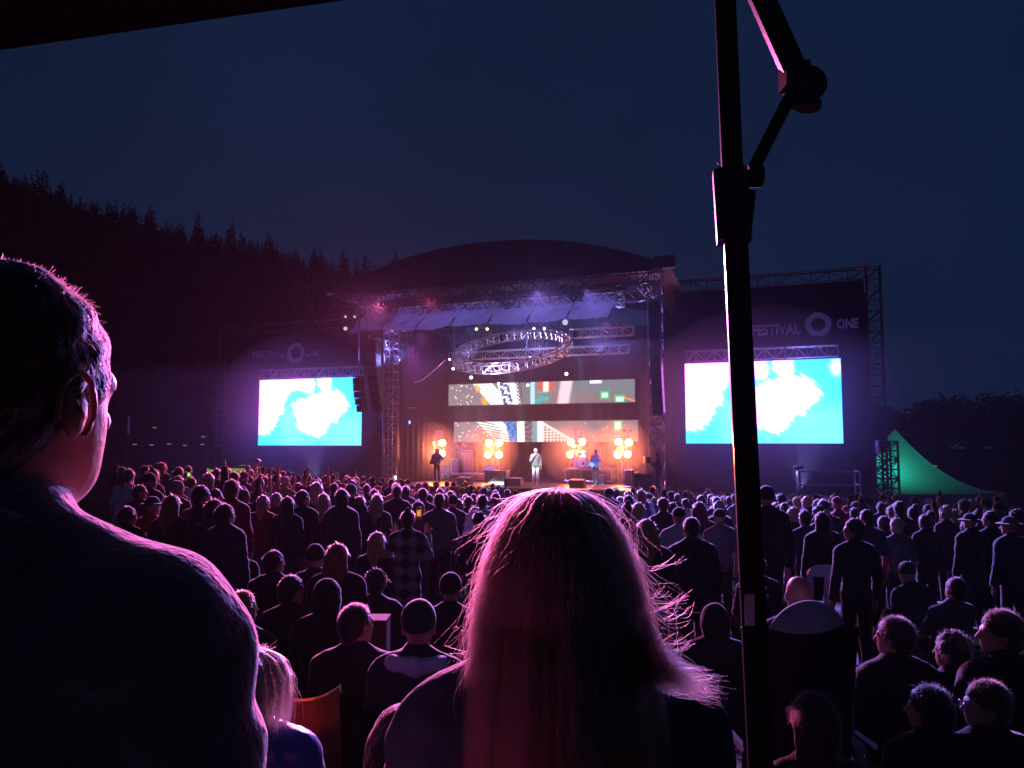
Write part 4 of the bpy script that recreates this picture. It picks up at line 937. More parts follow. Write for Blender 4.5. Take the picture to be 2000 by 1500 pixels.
# ================================================================== PEOPLE
def hair_obj(name, S, radius, m, parent=None, tip=.35):
    """S: (n strands, k points, 3) in world coordinates"""
    n, k, _ = S.shape
    if parent is not None:
        Mi = np.array(Matrix.Translation(parent.location) @ parent.rotation_euler.to_matrix().to_4x4() @ Matrix.Diagonal((*parent.scale, 1)))
        Mi = np.linalg.inv(Mi); S = S @ Mi[:3, :3].T + Mi[:3, 3]; radius = radius / parent.scale.z
    c = D.hair_curves.new(name); c.add_curves([k] * n); c.attributes['position'].data.foreach_set('vector', S.astype(np.float32).ravel())
    a = c.attributes.new('radius', 'FLOAT', 'POINT'); a.data.foreach_set('value', np.tile(np.linspace(1, tip, k) * radius, n).astype(np.float32))
    c.materials.append(m); o = D.objects.new(name, c); COL.objects.link(o)
    if parent is not None: o.parent = parent
    return o
def short_hair(fr, parent, n, L, m, seed=0, rad_=.0004, spread=.45, face_cut=.35, low=-.45, down=.5):
    M, (hc, Rh) = fr; g = np.random.default_rng(seed); A = np.array(M)
    v = g.normal(size=(n * 3, 3)); v /= np.linalg.norm(v, axis=1)[:, None]
    ok = (v[:, 1] < face_cut + .5 * np.maximum(0, v[:, 2] - .2)) & (v[:, 2] > low - .25 * (v[:, 1] < -.2)); v = v[ok][:n]
    p = v * (.083, .104, .102) + (0, -.016, .026); N = v + g.normal(size=v.shape) * spread + np.array((0, -.25, -down)) * (1 - np.maximum(0, v[:, 2:3]) * .8); N /= np.linalg.norm(N, axis=1)[:, None]
    ln = L * g.uniform(.5, 1.25, len(v)) * np.clip(.42 + 1.1 * (v[:, 2] + .1), .38, 1); K = 5; t = np.linspace(0, 1, K)[None, :, None]
    S = p[:, None] + N[:, None] * ln[:, None, None] * t + np.array((0, 0, -1.0)) * (ln[:, None, None] * t ** 2 * .35) + g.normal(size=(len(v), 1, 3)) * .25 * ln[:, None, None] * t ** 2
    S = hc + S @ Rh.T; S = S @ A[:3, :3].T + A[:3, 3]
    return hair_obj('hair_strands', S, rad_, m, parent)
CL = {'black': (.015, .014, .018), 'navy': (.02, .03, .08), 'grey': (.12, .12, .13), 'maroon': (.16, .02, .03), 'red': (.45, .03, .03), 'white': (.65, .65, .68), 'beige': (.35, .28, .2),
      'denim': (.06, .09, .18), 'olive': (.06, .07, .03), 'teal': (.02, .10, .11), 'brown': (.09, .05, .03), 'pink': (.5, .2, .28), 'charcoal': (.04, .04, .045), 'blue': (.03, .08, .35)}
def cloth(c): return mat(c + '_cloth', CL[c], .85, 0, .2, 22, .25, sheen=.8 if c not in ('white',) else .3, sheen_rough=.3)
SK = [mat('skin_light', (.50, .30, .22), .5, 0, .12, 60, .12, sheen=.2, transl=.14, tcol=(.75, .10, .06)), mat('skin_tan', (.36, .20, .13), .5, 0, .12, 60, .12, sheen=.2, transl=.14, tcol=(.75, .10, .06)), mat('skin_brown', (.18, .09, .06), .5, 0, .08, 30, .05, sheen=.2)]
HC = {'dark': (.018, .012, .010), 'brown': (.06, .035, .02), 'blond': (.38, .26, .14), 'red': (.26, .07, .03), 'grey': (.35, .34, .34)}
def hmesh(c): return mat(c + '_hair', HC[c], .55, 0, .4, 60, .7, sheen=1.0, transl=.05, tcol=tuple(min(1, x * 3 + .08) for x in HC[c]))
GARM = {'long': 'jumper', 'short': 't shirt', 'coat': 'long coat', 'jacket': 'jacket', 'vest': 'vest top', 'cape': 'blanket round the shoulders'}
def plaid():
    if 'plaid_cloth' in MATS: return MATS['plaid_cloth']
    m = mat('plaid_cloth', (.1, .1, .12), .9, 0, .2, 20, .2, sheen=.6); n = m.node_tree.nodes; l = m.node_tree.links; b = n['Principled BSDF']
    tc = n.new('ShaderNodeTexCoord'); ws = []
    for d in ('X', 'Z'):
        w = n.new('ShaderNodeTexWave'); w.bands_direction = d; w.inputs['Scale'].default_value = 1.7; w.inputs['Distortion'].default_value = .15; l.new(tc.outputs['Object'], w.inputs['Vector']); ws.append(w)
    a = n.new('ShaderNodeMath'); a.operation = 'ADD'; l.new(ws[0].outputs['Fac'], a.inputs[0]); l.new(ws[1].outputs['Fac'], a.inputs[1])
    r = n.new('ShaderNodeValToRGB'); r.color_ramp.elements[0].position = .3; r.color_ramp.elements[1].position = 1.5 / 2; r.color_ramp.elements[0].color = (.02, .02, .025, 1); r.color_ramp.elements[1].color = (.32, .30, .34, 1)
    h = n.new('ShaderNodeMath'); h.operation = 'MULTIPLY'; h.inputs[1].default_value = .5; l.new(a.outputs[0], h.inputs[0]); l.new(h.outputs[0], r.inputs[0]); l.new(r.outputs[0], b.inputs['Base Color']); return m
VAR = {}; MCOP = {}
def variant(pose, hair, top, yaw, seated, lean, vox, seed, fat=1.0, fingers=False, e=.016, pitch=0.):
    key = (pose, hair, top, yaw, seated, lean, vox, seed, fat, fingers, e, pitch)
    if key not in VAR: VAR[key] = (human(pose, hair, top, yaw, pitch, seated, lean, vox, fat, fingers, e, seed=seed), human.head)
    return key, VAR[key]
HCURVE = {}
def fuzz(key, frame_head, hairkind, col, n, rad_, parent):
    if hairkind in ('cap', 'beanie', 'hat', 'hood', 'none', 'backcap'): return
    k = (key, col, n)
    if k not in HCURVE:
        o = short_hair((Matrix.Identity(4), frame_head), None, n, {'crop': .012, 'curly': .045, 'long': .034, 'longthin': .034, 'bun': .03}.get(hairkind, .026), {'dark': hdk, 'brown': hb, 'blond': hbl, 'red': hrd, 'grey': hbl}[col], 3, rad_, .7); HCURVE[k] = o.data
    else: o = D.objects.new('hair_strands', HCURVE[k]); COL.objects.link(o)
    o.parent = parent
def mcopy(key, part, me, m):
    k = (key, part, m.name)
    if k not in MCOP: c = me.copy(); c.materials.clear(); c.materials.append(m); MCOP[k] = c
    return MCOP[k]
def person(loc, rz, sc, pose=('down', 'down'), hair='short', top='long', hc='brown', tcol='black', lcol='black', skin=0, yaw=0., seated=False, lean=0., vox=.022, seed=0, label='', group=None, fat=1., fingers=False, e=.016, pitch=0., hgc=None, xs=1., fz=260):
    key, (parts, head) = variant(pose, hair, top, yaw, seated, lean, vox, seed, fat, fingers, e if top != 'jacket' else .028, pitch)
    o = D.objects.new('person', mcopy(key, 'body', parts['body'], SK[skin])); COL.objects.link(o); o.location = loc; o.rotation_euler.z = rz; o.scale = (sc * xs, sc * xs, sc)
    tag(o, label, 'person', group)
    for nm, me in parts.items():
        if nm == 'body': continue
        if nm == 'hair': m = hmesh(hc); n2 = 'hair'
        elif nm == 'top': m = plaid() if tcol == 'plaid' else cloth(tcol); n2 = {'long': 'jumper', 'short': 't_shirt', 'coat': 'coat', 'jacket': 'jacket', 'vest': 'vest', 'cape': 'blanket'}[top]
        elif nm == 'trousers': m = cloth(lcol); n2 = 'trousers'
        elif nm == 'shoes': m = cloth('charcoal'); n2 = 'shoes'
        else: m = cloth(hgc or tcol if (hgc or tcol) != 'plaid' else 'grey'); n2 = nm
        c = D.objects.new(n2, mcopy(key, nm, me, m)); COL.objects.link(c); c.parent = o
    if fz: fuzz(key, head, hair, hc, fz if vox >= .015 else 2600, .0030 if vox >= .015 else .0006, o)
    o_head = (Matrix.Translation(Vector(loc)) @ Matrix.Rotation(rz, 4, 'Z') @ Matrix.Diagonal((sc * xs, sc * xs, sc, 1)), head)
    person.frame = o_head; return o
hb = hairmat('backlit_brown_hair', (.16, .07, .04)); hbl = hairmat('backlit_blond_hair', (.62, .42, .24)); hdk = hairmat('backlit_dark_hair', (.07, .045, .04)); hrd = hairmat('backlit_red_hair', (.45, .14, .05))
STG = W(-.5, -1, 0)
def face(x, y, j=0.): return math.atan2(-(STG.x - x), STG.y - y) + j
def at_px(px, py, d, nominal=1.775, lo=.88, hi=1.10):
    best = None
    for k in range(0, 30):
        for sg in (1, -1):
            dd = d * (1 + sg * k * .02); p = P(px, py, dd); s = (p.z - ground_z(p.x, dd)) / nominal
            if best is None or abs(s - 1) < abs(best[1] - 1): best = (dd, s)
            if lo <= s <= hi: return dd, s
    dd, s = best; return dd, min(hi, max(lo, s))
def stand(px, py, d, label, group='standing crowd', lo=.88, **k):
    nom = {'bun': 1.84, 'hat': 1.80, 'cap': 1.79, 'bald': 1.76}.get(k.get('hair'), 1.785)
    if k.get('hair') == 'bald': k['hair'] = 'none'
    if k.get('seated'): nom -= .72 if k['seated'] == 'low' else .43
    dd, s = at_px(px, py, d, nom, lo); x = P(px, py, dd).x; fj = k.pop('turn', 0.)
    return person((x, dd, ground_z(x, dd)), face(x, dd, fj), s, label=label, group=group, **k), (x, dd)
# --- stage performers
def onstage(px, v, h, rz, lb, py_foot_z=ZD, **k):
    p = W(sx_(px, v), v, py_foot_z); return person(tuple(p), rz, h / 1.78, label=lb, vox=.016, fingers=True, **k)
toaud = math.pi - SANG
onstage(1046, .6, 1.80, toaud + .35, 'singer in cap, grey zipped jacket and pale green trousers holding a microphone up', pose=('mic', 'down'), hair='cap', top='jacket', tcol='grey', lcol='white', hgc='white', pitch=-.1)
q = person.frame; M, (hc_, Rh_) = q
mp = M @ Vector(hc_ + Rh_ @ np.array((.02, .15, -.06))); s = thing('microphone', 'microphone held to the mouth of the singer', 'microphone', mp); MB().tube([mp, mp + Vector((.03, -.03, -.16))], .014, 6).lathe(mp, [(.01, -.03), (.028, -.01), (.028, .02), (.01, .035)], 8).build('body', blkmet, s)
onstage(1163, 1.2, 1.76, toaud - .3, 'guitarist in bright cyan t shirt and black trousers in front of the drums', pose=('guitar', 'neckhand'), hair='short', top='short', tcol='blue', lcol='black')
def guitar(M, lb, m):
    s = thing('guitar', lb, 'guitar', M @ Vector((0, .24, 1.05)))
    def g(*p): return M @ Vector(p)
    b = MB(g); R = Matrix.Rotation(rad(-18), 3, 'Y')
    prof = [(.0, .17), (.1, .16), (.17, .10), (.21, .12), (.30, .12), (.36, .06)]
    c = Vector((.14, .21, 1.04)); f = []; k = []
    for sgn in (1, -1):
        for x, y in (prof if sgn > 0 else prof[::-1]): f.append(c + R @ Vector((.18 - x, -.02, y * sgn * .85))); k.append(c + R @ Vector((.18 - x, .02, y * sgn * .85)))
    A = [b.pt(p) for p in f]; B_ = [b.pt(p) for p in k]; b.f.append(A); b.f.append(B_[::-1])
    for i in range(len(A)): j = (i + 1) % len(A); b.f.append([A[i], A[j], B_[j], B_[i]])
    b.build('body', m, s)
    b = MB(g); a = c + R @ Vector((-.15, 0.02, 0)); e_ = c + R @ Vector((-.72, 0.02, 0)); b.tube([a, e_], .022, 6); b.box(e_ + R @ Vector((-.08, 0, 0)), (.16, .03, .07), R); b.build('neck', brass, s)
guitar(person.frame[0], 'electric guitar held across the body of the cyan shirted guitarist', mat('guitar_white', (.7, .7, .65), .25))
onstage(854, .8, 1.80, toaud + .2, 'long haired bass player silhouetted against the leftmost amber lamps', pose=('guitar', 'neckhand'), hair='long', top='long', tcol='charcoal', lcol='black', hc='brown')
guitar(person.frame[0], 'dark bass guitar held by the long haired player', mat('guitar_dark', (.08, .02, .02), .25))
onstage(1140, 3.9, 1.70, toaud, 'drummer sitting behind the kit on the riser, mostly hidden by drums', pose=('half', 'half'), hair='short', top='short', tcol='charcoal', lcol='black', seated=True, py_foot_z=ZD + .75)
p = W(sx_(1140, 3.9), 3.9, ZD + .75); s = thing('drum_stool', 'round stool under the drummer on the riser', 'stool', p); MB().lathe(p, [(.18, .42), (.19, .46), (.17, .49)], 14).build('seat', blkmet, s); MB().tube([p, p + Vector((0, 0, .43))], .03).build('post', mir, s)
onstage(905, 3.8, 1.75, toaud + .1, 'keyboard player in dark clothes standing on the keyboard riser', pose=('half', 'half'), hair='short', top='long', tcol='navy', lcol='black', py_foot_z=ZD + .42)
# camera operator in front of the pillar
p0_ = W(sx_(1275, -3.2), -3.2, 0); s = thing('camera_platform', 'black box platform under the camera operator beside the stage pillar', 'platform', p0_)
zt2 = 1.45; MB().box((p0_.x, p0_.y, zt2 / 2), (1.1, 1.0, zt2)).build('box', blkmet, s)
person((p0_.x + .2, p0_.y, zt2), SANG + 1.3, 1.0, pose=('half', 'down'), hair='short', top='long', tcol='black', lcol='denim', label='camera operator in black beside the stage pillar, seen as a dark silhouette', vox=.018, fingers=True, seed=2)
c = Vector((p0_.x - .25, p0_.y + .1, zt2)); s = thing('tv_camera', 'broadcast camera on a tripod next to the camera operator', 'camera', c); MB().box(c + Vector((0, 0, 1.5)), (.22, .5, .26)).box(c + Vector((0, -.3, 1.5)), (.14, .2, .14)).build('camera_body', blkmet, s)
for a in (.3, 2.4, 4.5): MB().tube([c + Vector((0, 0, 1.35)), c + Vector((.4 * math.cos(a), .4 * math.sin(a), 0))], .022, 5).build('leg', blkmet, s)

# --- chairs
def camp_chair(loc, rz, lb, m, frame=None, h=.92, w=.56, sh=.44):
    q_ = sh / .44
    fm = frame or blkmet; s = thing('folding_chair', lb, 'chair', loc)
    R = Matrix.Rotation(rz, 3, 'Z'); L = Vector(loc)
    def g(x, y, z): return L + R @ Vector((x, y, z))
    b = MB(g); b.grid(lambda i, j: (lerp(-w / 2, w / 2, i), -.26 - .10 * j - .05 * math.sin(math.pi * i) * (1), lerp(.42 * q_, h, j) + .035 * (abs(i - .5) * 2) ** 3 * j - .02 * math.sin(math.pi * i) * j), 16, 8)
    b.grid(lambda i, j: (lerp(-w / 2, w / 2, i), -.285 - .10 * j - .05 * math.sin(math.pi * i), lerp(.42 * q_, h, j) + .035 * (abs(i - .5) * 2) ** 3 * j - .02 * math.sin(math.pi * i) * j), 16, 8)
    b.build('backrest', m, s, True)
    b = MB(g); b.grid(lambda i, j: (lerp(-w / 2, w / 2, i), lerp(-.26, .24, j), .44 * q_ - .05 * math.sin(math.pi * i) * math.sin(math.pi * j)), 10, 8); b.grid(lambda i, j: (lerp(-w / 2, w / 2, i), lerp(-.26, .24, j), .44 * q_ - .015 - .05 * math.sin(math.pi * i) * math.sin(math.pi * j)), 10, 8); b.build('seat', m, s, True)
    for sx in (-1, 1):
        b = MB(g); x = sx * w / 2; b.tube([(x, .26, 0.01), (x, -.25, .43 * q_), (x * 1.03, -.38, h)], .013, 6); b.build('back_leg', fm, s)
        b = MB(g); b.tube([(x, -.28, 0.01), (x, .24, .43 * q_), (x, .25, .20 + .44 * q_)], .013, 6); b.build('front_leg', fm, s)
        b = MB(g); b.tube([(x, -.31, .19 + .44 * q_), (x, .28, .20 + .44 * q_)], .02, 6); b.build('armrest', fm, s)
        b = MB(g); b.tube([(-x, .26, .02), (x, .24, .42 * q_)], .01, 5); b.build('cross_brace', fm, s)
    return s
def monobloc(loc, rz, lb):
    s = thing('plastic_chair', lb, 'chair', loc); R = Matrix.Rotation(rz, 3, 'Z'); L = Vector(loc); pm = mat('chair_plastic', (.75, .75, .78), .4, 0, .05, 8, .02, transl=.6, tcol=(.85, .8, .95))
    def g(x, y, z): return L + R @ Vector((x, y, z))
    b = MB(g); w = .22
    for x0, x1 in ((-.2, -.14), (-.04, .04), (.14, .2)):
        b.grid(lambda i, j, x0=x0, x1=x1: (lerp(x0, x1, i) * (1 + .05 * j), -.22 - .10 * j, lerp(.44, .76, j)), 3, 8); b.grid(lambda i, j, x0=x0, x1=x1: (lerp(x0, x1, i) * (1 + .05 * j), -.235 - .10 * j, lerp(.44, .76, j)), 3, 8)
    for y in (-.32, -.338): b.grid(lambda i, j, y=y: (lerp(-.21, .21, i), y - .015 * j, .76 + .11 * j * (1 - (2 * i - 1) ** 4 * .6)), 14, 4)
    b.build('backrest', pm, s, True)
    b = MB(g); b.grid(lambda i, j: (lerp(-.22, .22, i), lerp(-.23, .22, j), .45 - .02 * math.sin(3.14 * i) * math.sin(3.14 * j)), 8, 8); b.grid(lambda i, j: (lerp(-.22, .22, i), lerp(-.23, .22, j), .43 - .02 * math.sin(3.14 * i)), 8, 8); b.build('seat', pm, s, True)
    for sx in (-1, 1):
        for sy, y in ((-1, -.27), (1, .24)):
            b = MB(g); b.tube([(sx * .2, y * .85, .44), (sx * .25, y * 1.1, .005)], .028, 6, .016); b.build('leg', pm, s)
    return s

# --- the people one can pick out, by head top pixel and distance
def sit(px, py, d, label, chair=None, **k):
    p = P(px, py, d); low_ = (p.z - ground_z(p.x, d)) < 1.17
    o, (x, y) = stand(px, py, d, label, group=k.pop('group', 'seated people on the slope'), seated='low' if low_ else True, lo=.78, **k)
    z = ground_z(x, y); rz = o.rotation_euler.z
    if chair: camp_chair((x, y - .0, z), rz, chair[0], cloth(chair[1]), h=(chair[2] if len(chair) > 2 else .86) * o.scale.z - (.27 if low_ else 0), sh=.17 if low_ else .44)
    return o
NEAR = [
 (250, 988, 8.6, 'person in dark hooded jacket with short dark hair just beyond the shoulder of the man', dict(hair='short', hc='dark', top='jacket', tcol='black', yaw=-.5)),
 (298, 968, 9.5, 'person in a red jacket and wide dark hat beside the dark haired one', dict(hair='hat', top='jacket', tcol='red', lcol='black', hgc='black', yaw=-.4)),
 (336, 966, 9.0, 'person with long coppery hair in a long black coat', dict(hair='long', hc='red', top='coat', tcol='black')),
 (345, 937, 12, 'person in pale cap and olive top behind the coppery haired one', dict(hair='cap', top='short', tcol='olive', hgc='beige', yaw=-.7)),
 (394, 946, 9.2, 'tall person in bulky black coat with cropped hair and glasses looking sideways', dict(hair='crop', hc='dark', top='coat', tcol='black', yaw=-.6, fat=1.1)),
 (421, 953, 11, 'person with dark crew cut showing a bright face profile', dict(hair='crop', hc='dark', top='long', tcol='charcoal', yaw=-1.2)),
 (453, 936, 10.5, 'large person in a maroon jumper standing in front of the gate frame', dict(hair='short', hc='brown', top='long', tcol='maroon', fat=1.15)),
 (441, 984, 8.3, 'dark haired person wearing a pale scarf with a dark blanket round the shoulders', dict(hair='longthin', hc='dark', top='cape', tcol='navy', yaw=-.6)),
 (420, 975, 8.8, 'person with dark bob between the bulky black coat and the scarf', dict(hair='longthin', hc='dark', top='long', tcol='black', yaw=-.8)),
 (514, 967, 12, 'person with shoulder length blond hair and pale blue jeans', dict(hair='longthin', hc='blond', top='long', tcol='maroon', lcol='denim')),
 (540, 962, 13, 'person with light short hair in a reddish jumper next to the blond one', dict(hair='short', hc='grey', top='long', tcol='maroon')),
 (562, 970, 11.5, 'person with long dark hair in black standing left of the pale trousers', dict(hair='long', hc='dark', top='long', tcol='black')),
 (592, 957, 12.0, 'person in black jumper and pale loose trousers standing tall', dict(hair='short', hc='dark', top='long', tcol='black', lcol='beige', yaw=-.7)),
 (632, 964, 13, 'person with long straight blond hair in a dark jumper near the raised hands', dict(hair='long', hc='blond', top='long', tcol='charcoal')),
 (668, 955, 11.8, 'tall person with a dark blanket draped like a cape', dict(hair='longthin', hc='dark', top='cape', tcol='charcoal')),
 (686, 946, 13, 'person in a grey beanie just behind the cape', dict(hair='beanie', top='jacket', tcol='navy', hgc='grey')),
 (703, 969, 13, 'person with glowing red hair beside the grey beanie', dict(hair='long', hc='red', top='jacket', tcol='black', yaw=-.4)),
 (736, 966, 13, 'person with long fair hair over a dark coat below the light column', dict(hair='long', hc='blond', top='coat', tcol='charcoal')),
 (776, 947, 15, 'person with cropped hair and broad dark back below the light column', dict(hair='crop', hc='brown', top='long', tcol='black')),
 (826, 953, 15, 'person with neck hair and maroon lettered shirt in front of the long haired bass player', dict(hair='short', hc='brown', top='short', tcol='maroon')),
 (797, 988, 9.3, 'person with a small hair bun in a plaid coat filming with a phone', dict(hair='bun', hc='brown', top='coat', tcol='plaid', pose=('phone', 'half'), lcol='charcoal', vox=.014, fingers=True)),
 (858, 962, 12.5, 'broad person in a two tone dark jumper standing right of the phone', dict(hair='crop', hc='brown', top='long', tcol='grey', fat=1.1, lcol='black')),
 (895, 974, 15, 'person with long reddish hair between the two tone jumper and the white jacket', dict(hair='long', hc='red', top='long', tcol='maroon')),
 (942, 966, 13, 'person in a puffy white jacket with the hood folded down', dict(hair='collar', hc='brown', top='jacket', tcol='white', hgc='white')),
 (936, 1001, 10.5, 'person with backlit wavy dark hair directly in front of the white jacket', dict(hair='curly', hc='dark', top='long', tcol='black', fat=1.05)),
 (968, 962, 16, 'person with dark hair raising an arm beside the white jacket', dict(hair='short', hc='dark', top='long', tcol='charcoal', pose=('down', 'half'))),
 (1263, 1014, 8.5, 'person with long pale hair right behind the flying strands of the blond head', dict(hair='long', hc='blond', top='jacket', tcol='charcoal', lcol='black')),
 (1247, 981, 12, 'person with long light hair leaning towards the stage pillar', dict(hair='long', hc='blond', top='long', tcol='maroon')),
 (1225, 975, 13, 'person with a pointed dark hairdo near the fuzzy edge of the blond head', dict(hair='bun', hc='dark', top='long', tcol='maroon')),
 (1350, 1008, 7.4, 'broad person in black with cropped hair in front of the white shirt', dict(hair='crop', hc='dark', top='jacket', tcol='black', fat=1.1, vox=.014)),
 (1326, 989, 10, 'person in a cap and white shirt lifting both elbows', dict(hair='cap', top='short', tcol='white', hgc='black', pose=('hip', 'hip'))),
 (1366, 980, 11.5, 'person with long hair seen between the white shirt and the dark cap', dict(hair='long', hc='brown', top='long', tcol='charcoal', yaw=-.3)),
 (1405, 992, 11, 'broad person in dark cap and grey t shirt left of the gazebo pole', dict(hair='cap', top='short', tcol='grey', hgc='black', fat=1.1)),
 (1295, 971, 13, 'tall person with short hair and a dark top below the camera operator', dict(hair='short', hc='brown', top='short', tcol='charcoal')),
 (1404, 979, 14, 'person with pale fuzzy hair just above the dark cap', dict(hair='curly', hc='grey', top='long', tcol='charcoal')),
 (1496, 950, 9.8, 'tall person in a black beanie half hidden by the right side of the gazebo pole', dict(hair='beanie', top='jacket', tcol='black', hgc='black', fat=1.1)),
 (1577, 968, 14, 'bald person standing out above the crowd under the guard railing', dict(hair='bald', top='long', tcol='charcoal')),
 (1549, 990, 11.5, 'person with short fair hair glancing aside below the railing', dict(hair='short', hc='blond', top='long', tcol='black', yaw=.5)),
 (1600, 988, 12, 'person with curly dark hair beneath the right part of the railing', dict(hair='curly', hc='dark', top='long', tcol='black')),
 (1605, 999, 10, 'person with long dark hair and black top right behind the empty plastic chair', dict(hair='long', hc='dark', top='jacket', tcol='black')),
 (1572, 996, 11, 'person with short dark hair next to the empty plastic chair', dict(hair='short', hc='dark', top='long', tcol='navy')),
 (1692, 993, 10.2, 'broad person with cropped hair in a grey t shirt standing straight', dict(hair='crop', hc='brown', top='short', tcol='grey', fat=1.1)),
 (1667, 1012, 10.5, 'person with a pale face turned, left of the grey t shirt', dict(hair='short', hc='brown', top='long', tcol='charcoal', yaw=1.2)),
 (1726, 1007, 11, 'person with short hair immediately right of the grey t shirt', dict(hair='short', hc='dark', top='long', tcol='navy')),
 (1751, 1011, 10.6, 'person with short light hair in a washed out t shirt', dict(hair='short', hc='blond', top='short', tcol='grey')),
 (1783, 983, 14, 'person with a high topped dark hairdo in front of the tent wall', dict(hair='bun', hc='dark', top='long', tcol='navy')),
 (1846, 989, 14, 'person with frizzy backlit blond hair in front of the tent wall', dict(hair='curly', hc='blond', top='long', tcol='charcoal')),
 (1806, 1004, 12, 'person with short hair and dark jumper under the pair of thin posts', dict(hair='short', hc='brown', top='long', tcol='black')),
 (1894, 1001, 11, 'person in a flat wide brimmed hat before the low end of the tent', dict(hair='hat', top='jacket', tcol='black', hgc='charcoal')),
 (1934, 997, 11.5, 'tall dark person with short hair next to the wide brimmed hat', dict(hair='short', hc='dark', top='coat', tcol='black', yaw=.6)),
 (1972, 1007, 9.5, 'person in a tall hat and patterned dark jacket at the right photo edge', dict(hair='hat', top='jacket', tcol='navy', hgc='grey', yaw=.5)),
 (1985, 995, 12, 'person with round dark hair behind the tall hat', dict(hair='curly', hc='dark', top='long', tcol='charcoal')),
 (284, 909, 19, 'far person standing high in dark clothes beside the jaw of the man', dict(hair='short', hc='dark', top='jacket', tcol='black', yaw=-.8)),
 (304, 926, 17, 'person with pale cropped hair in navy below the far lamps', dict(hair='crop', hc='grey', top='jacket', tcol='navy')),
 (251, 930, 15, 'person in dark coat turning to the hill at the edge of the face', dict(hair='short', hc='dark', top='coat', tcol='navy', yaw=.9)),
 (274, 945, 12, 'person with short hair in a deep maroon jacket with a lit cheek', dict(hair='crop', hc='dark', top='jacket', tcol='maroon', yaw=-1.0)),
 (341, 919, 19, 'person holding up a lit green phone below the far lamps', dict(hair='crop', hc='grey', top='jacket', tcol='black', yaw=-.6, pose=('phone', 'down'))),
 (477, 922, 18, 'person in a blue hooded top standing inside the gate frame', dict(hair='beanie', top='jacket', tcol='blue', hgc='grey')),
 (615, 935, 17, 'person in a cap raising both hands high below the left screen', dict(hair='cap', top='short', tcol='maroon', hgc='maroon', pose=('up', 'up'))),
 (600, 925, 20, 'person with dark round hair just left of the raised hands', dict(hair='curly', hc='dark', top='long', tcol='navy')),
 (500, 935, 16, 'person holding both forearms up near the covered pole', dict(hair='cap', top='short', tcol='beige', hgc='beige', pose=('up', 'half'))),
 (517, 930, 17, 'person with raised arm in a pale top near the covered pole', dict(hair='short', hc='brown', top='short', tcol='pink', pose=('up', 'down'))),
 (557, 930, 17, 'person in a backwards pale cap and faded top under the thin dark post', dict(hair='backcap', top='short', tcol='beige', hgc='white')),
]
for px, py, d, lb, k in NEAR:
    if px in (1546,): continue
    k.setdefault('vox', .018); stand(px, py, d, lb, seed=int(px) % 5, **k)
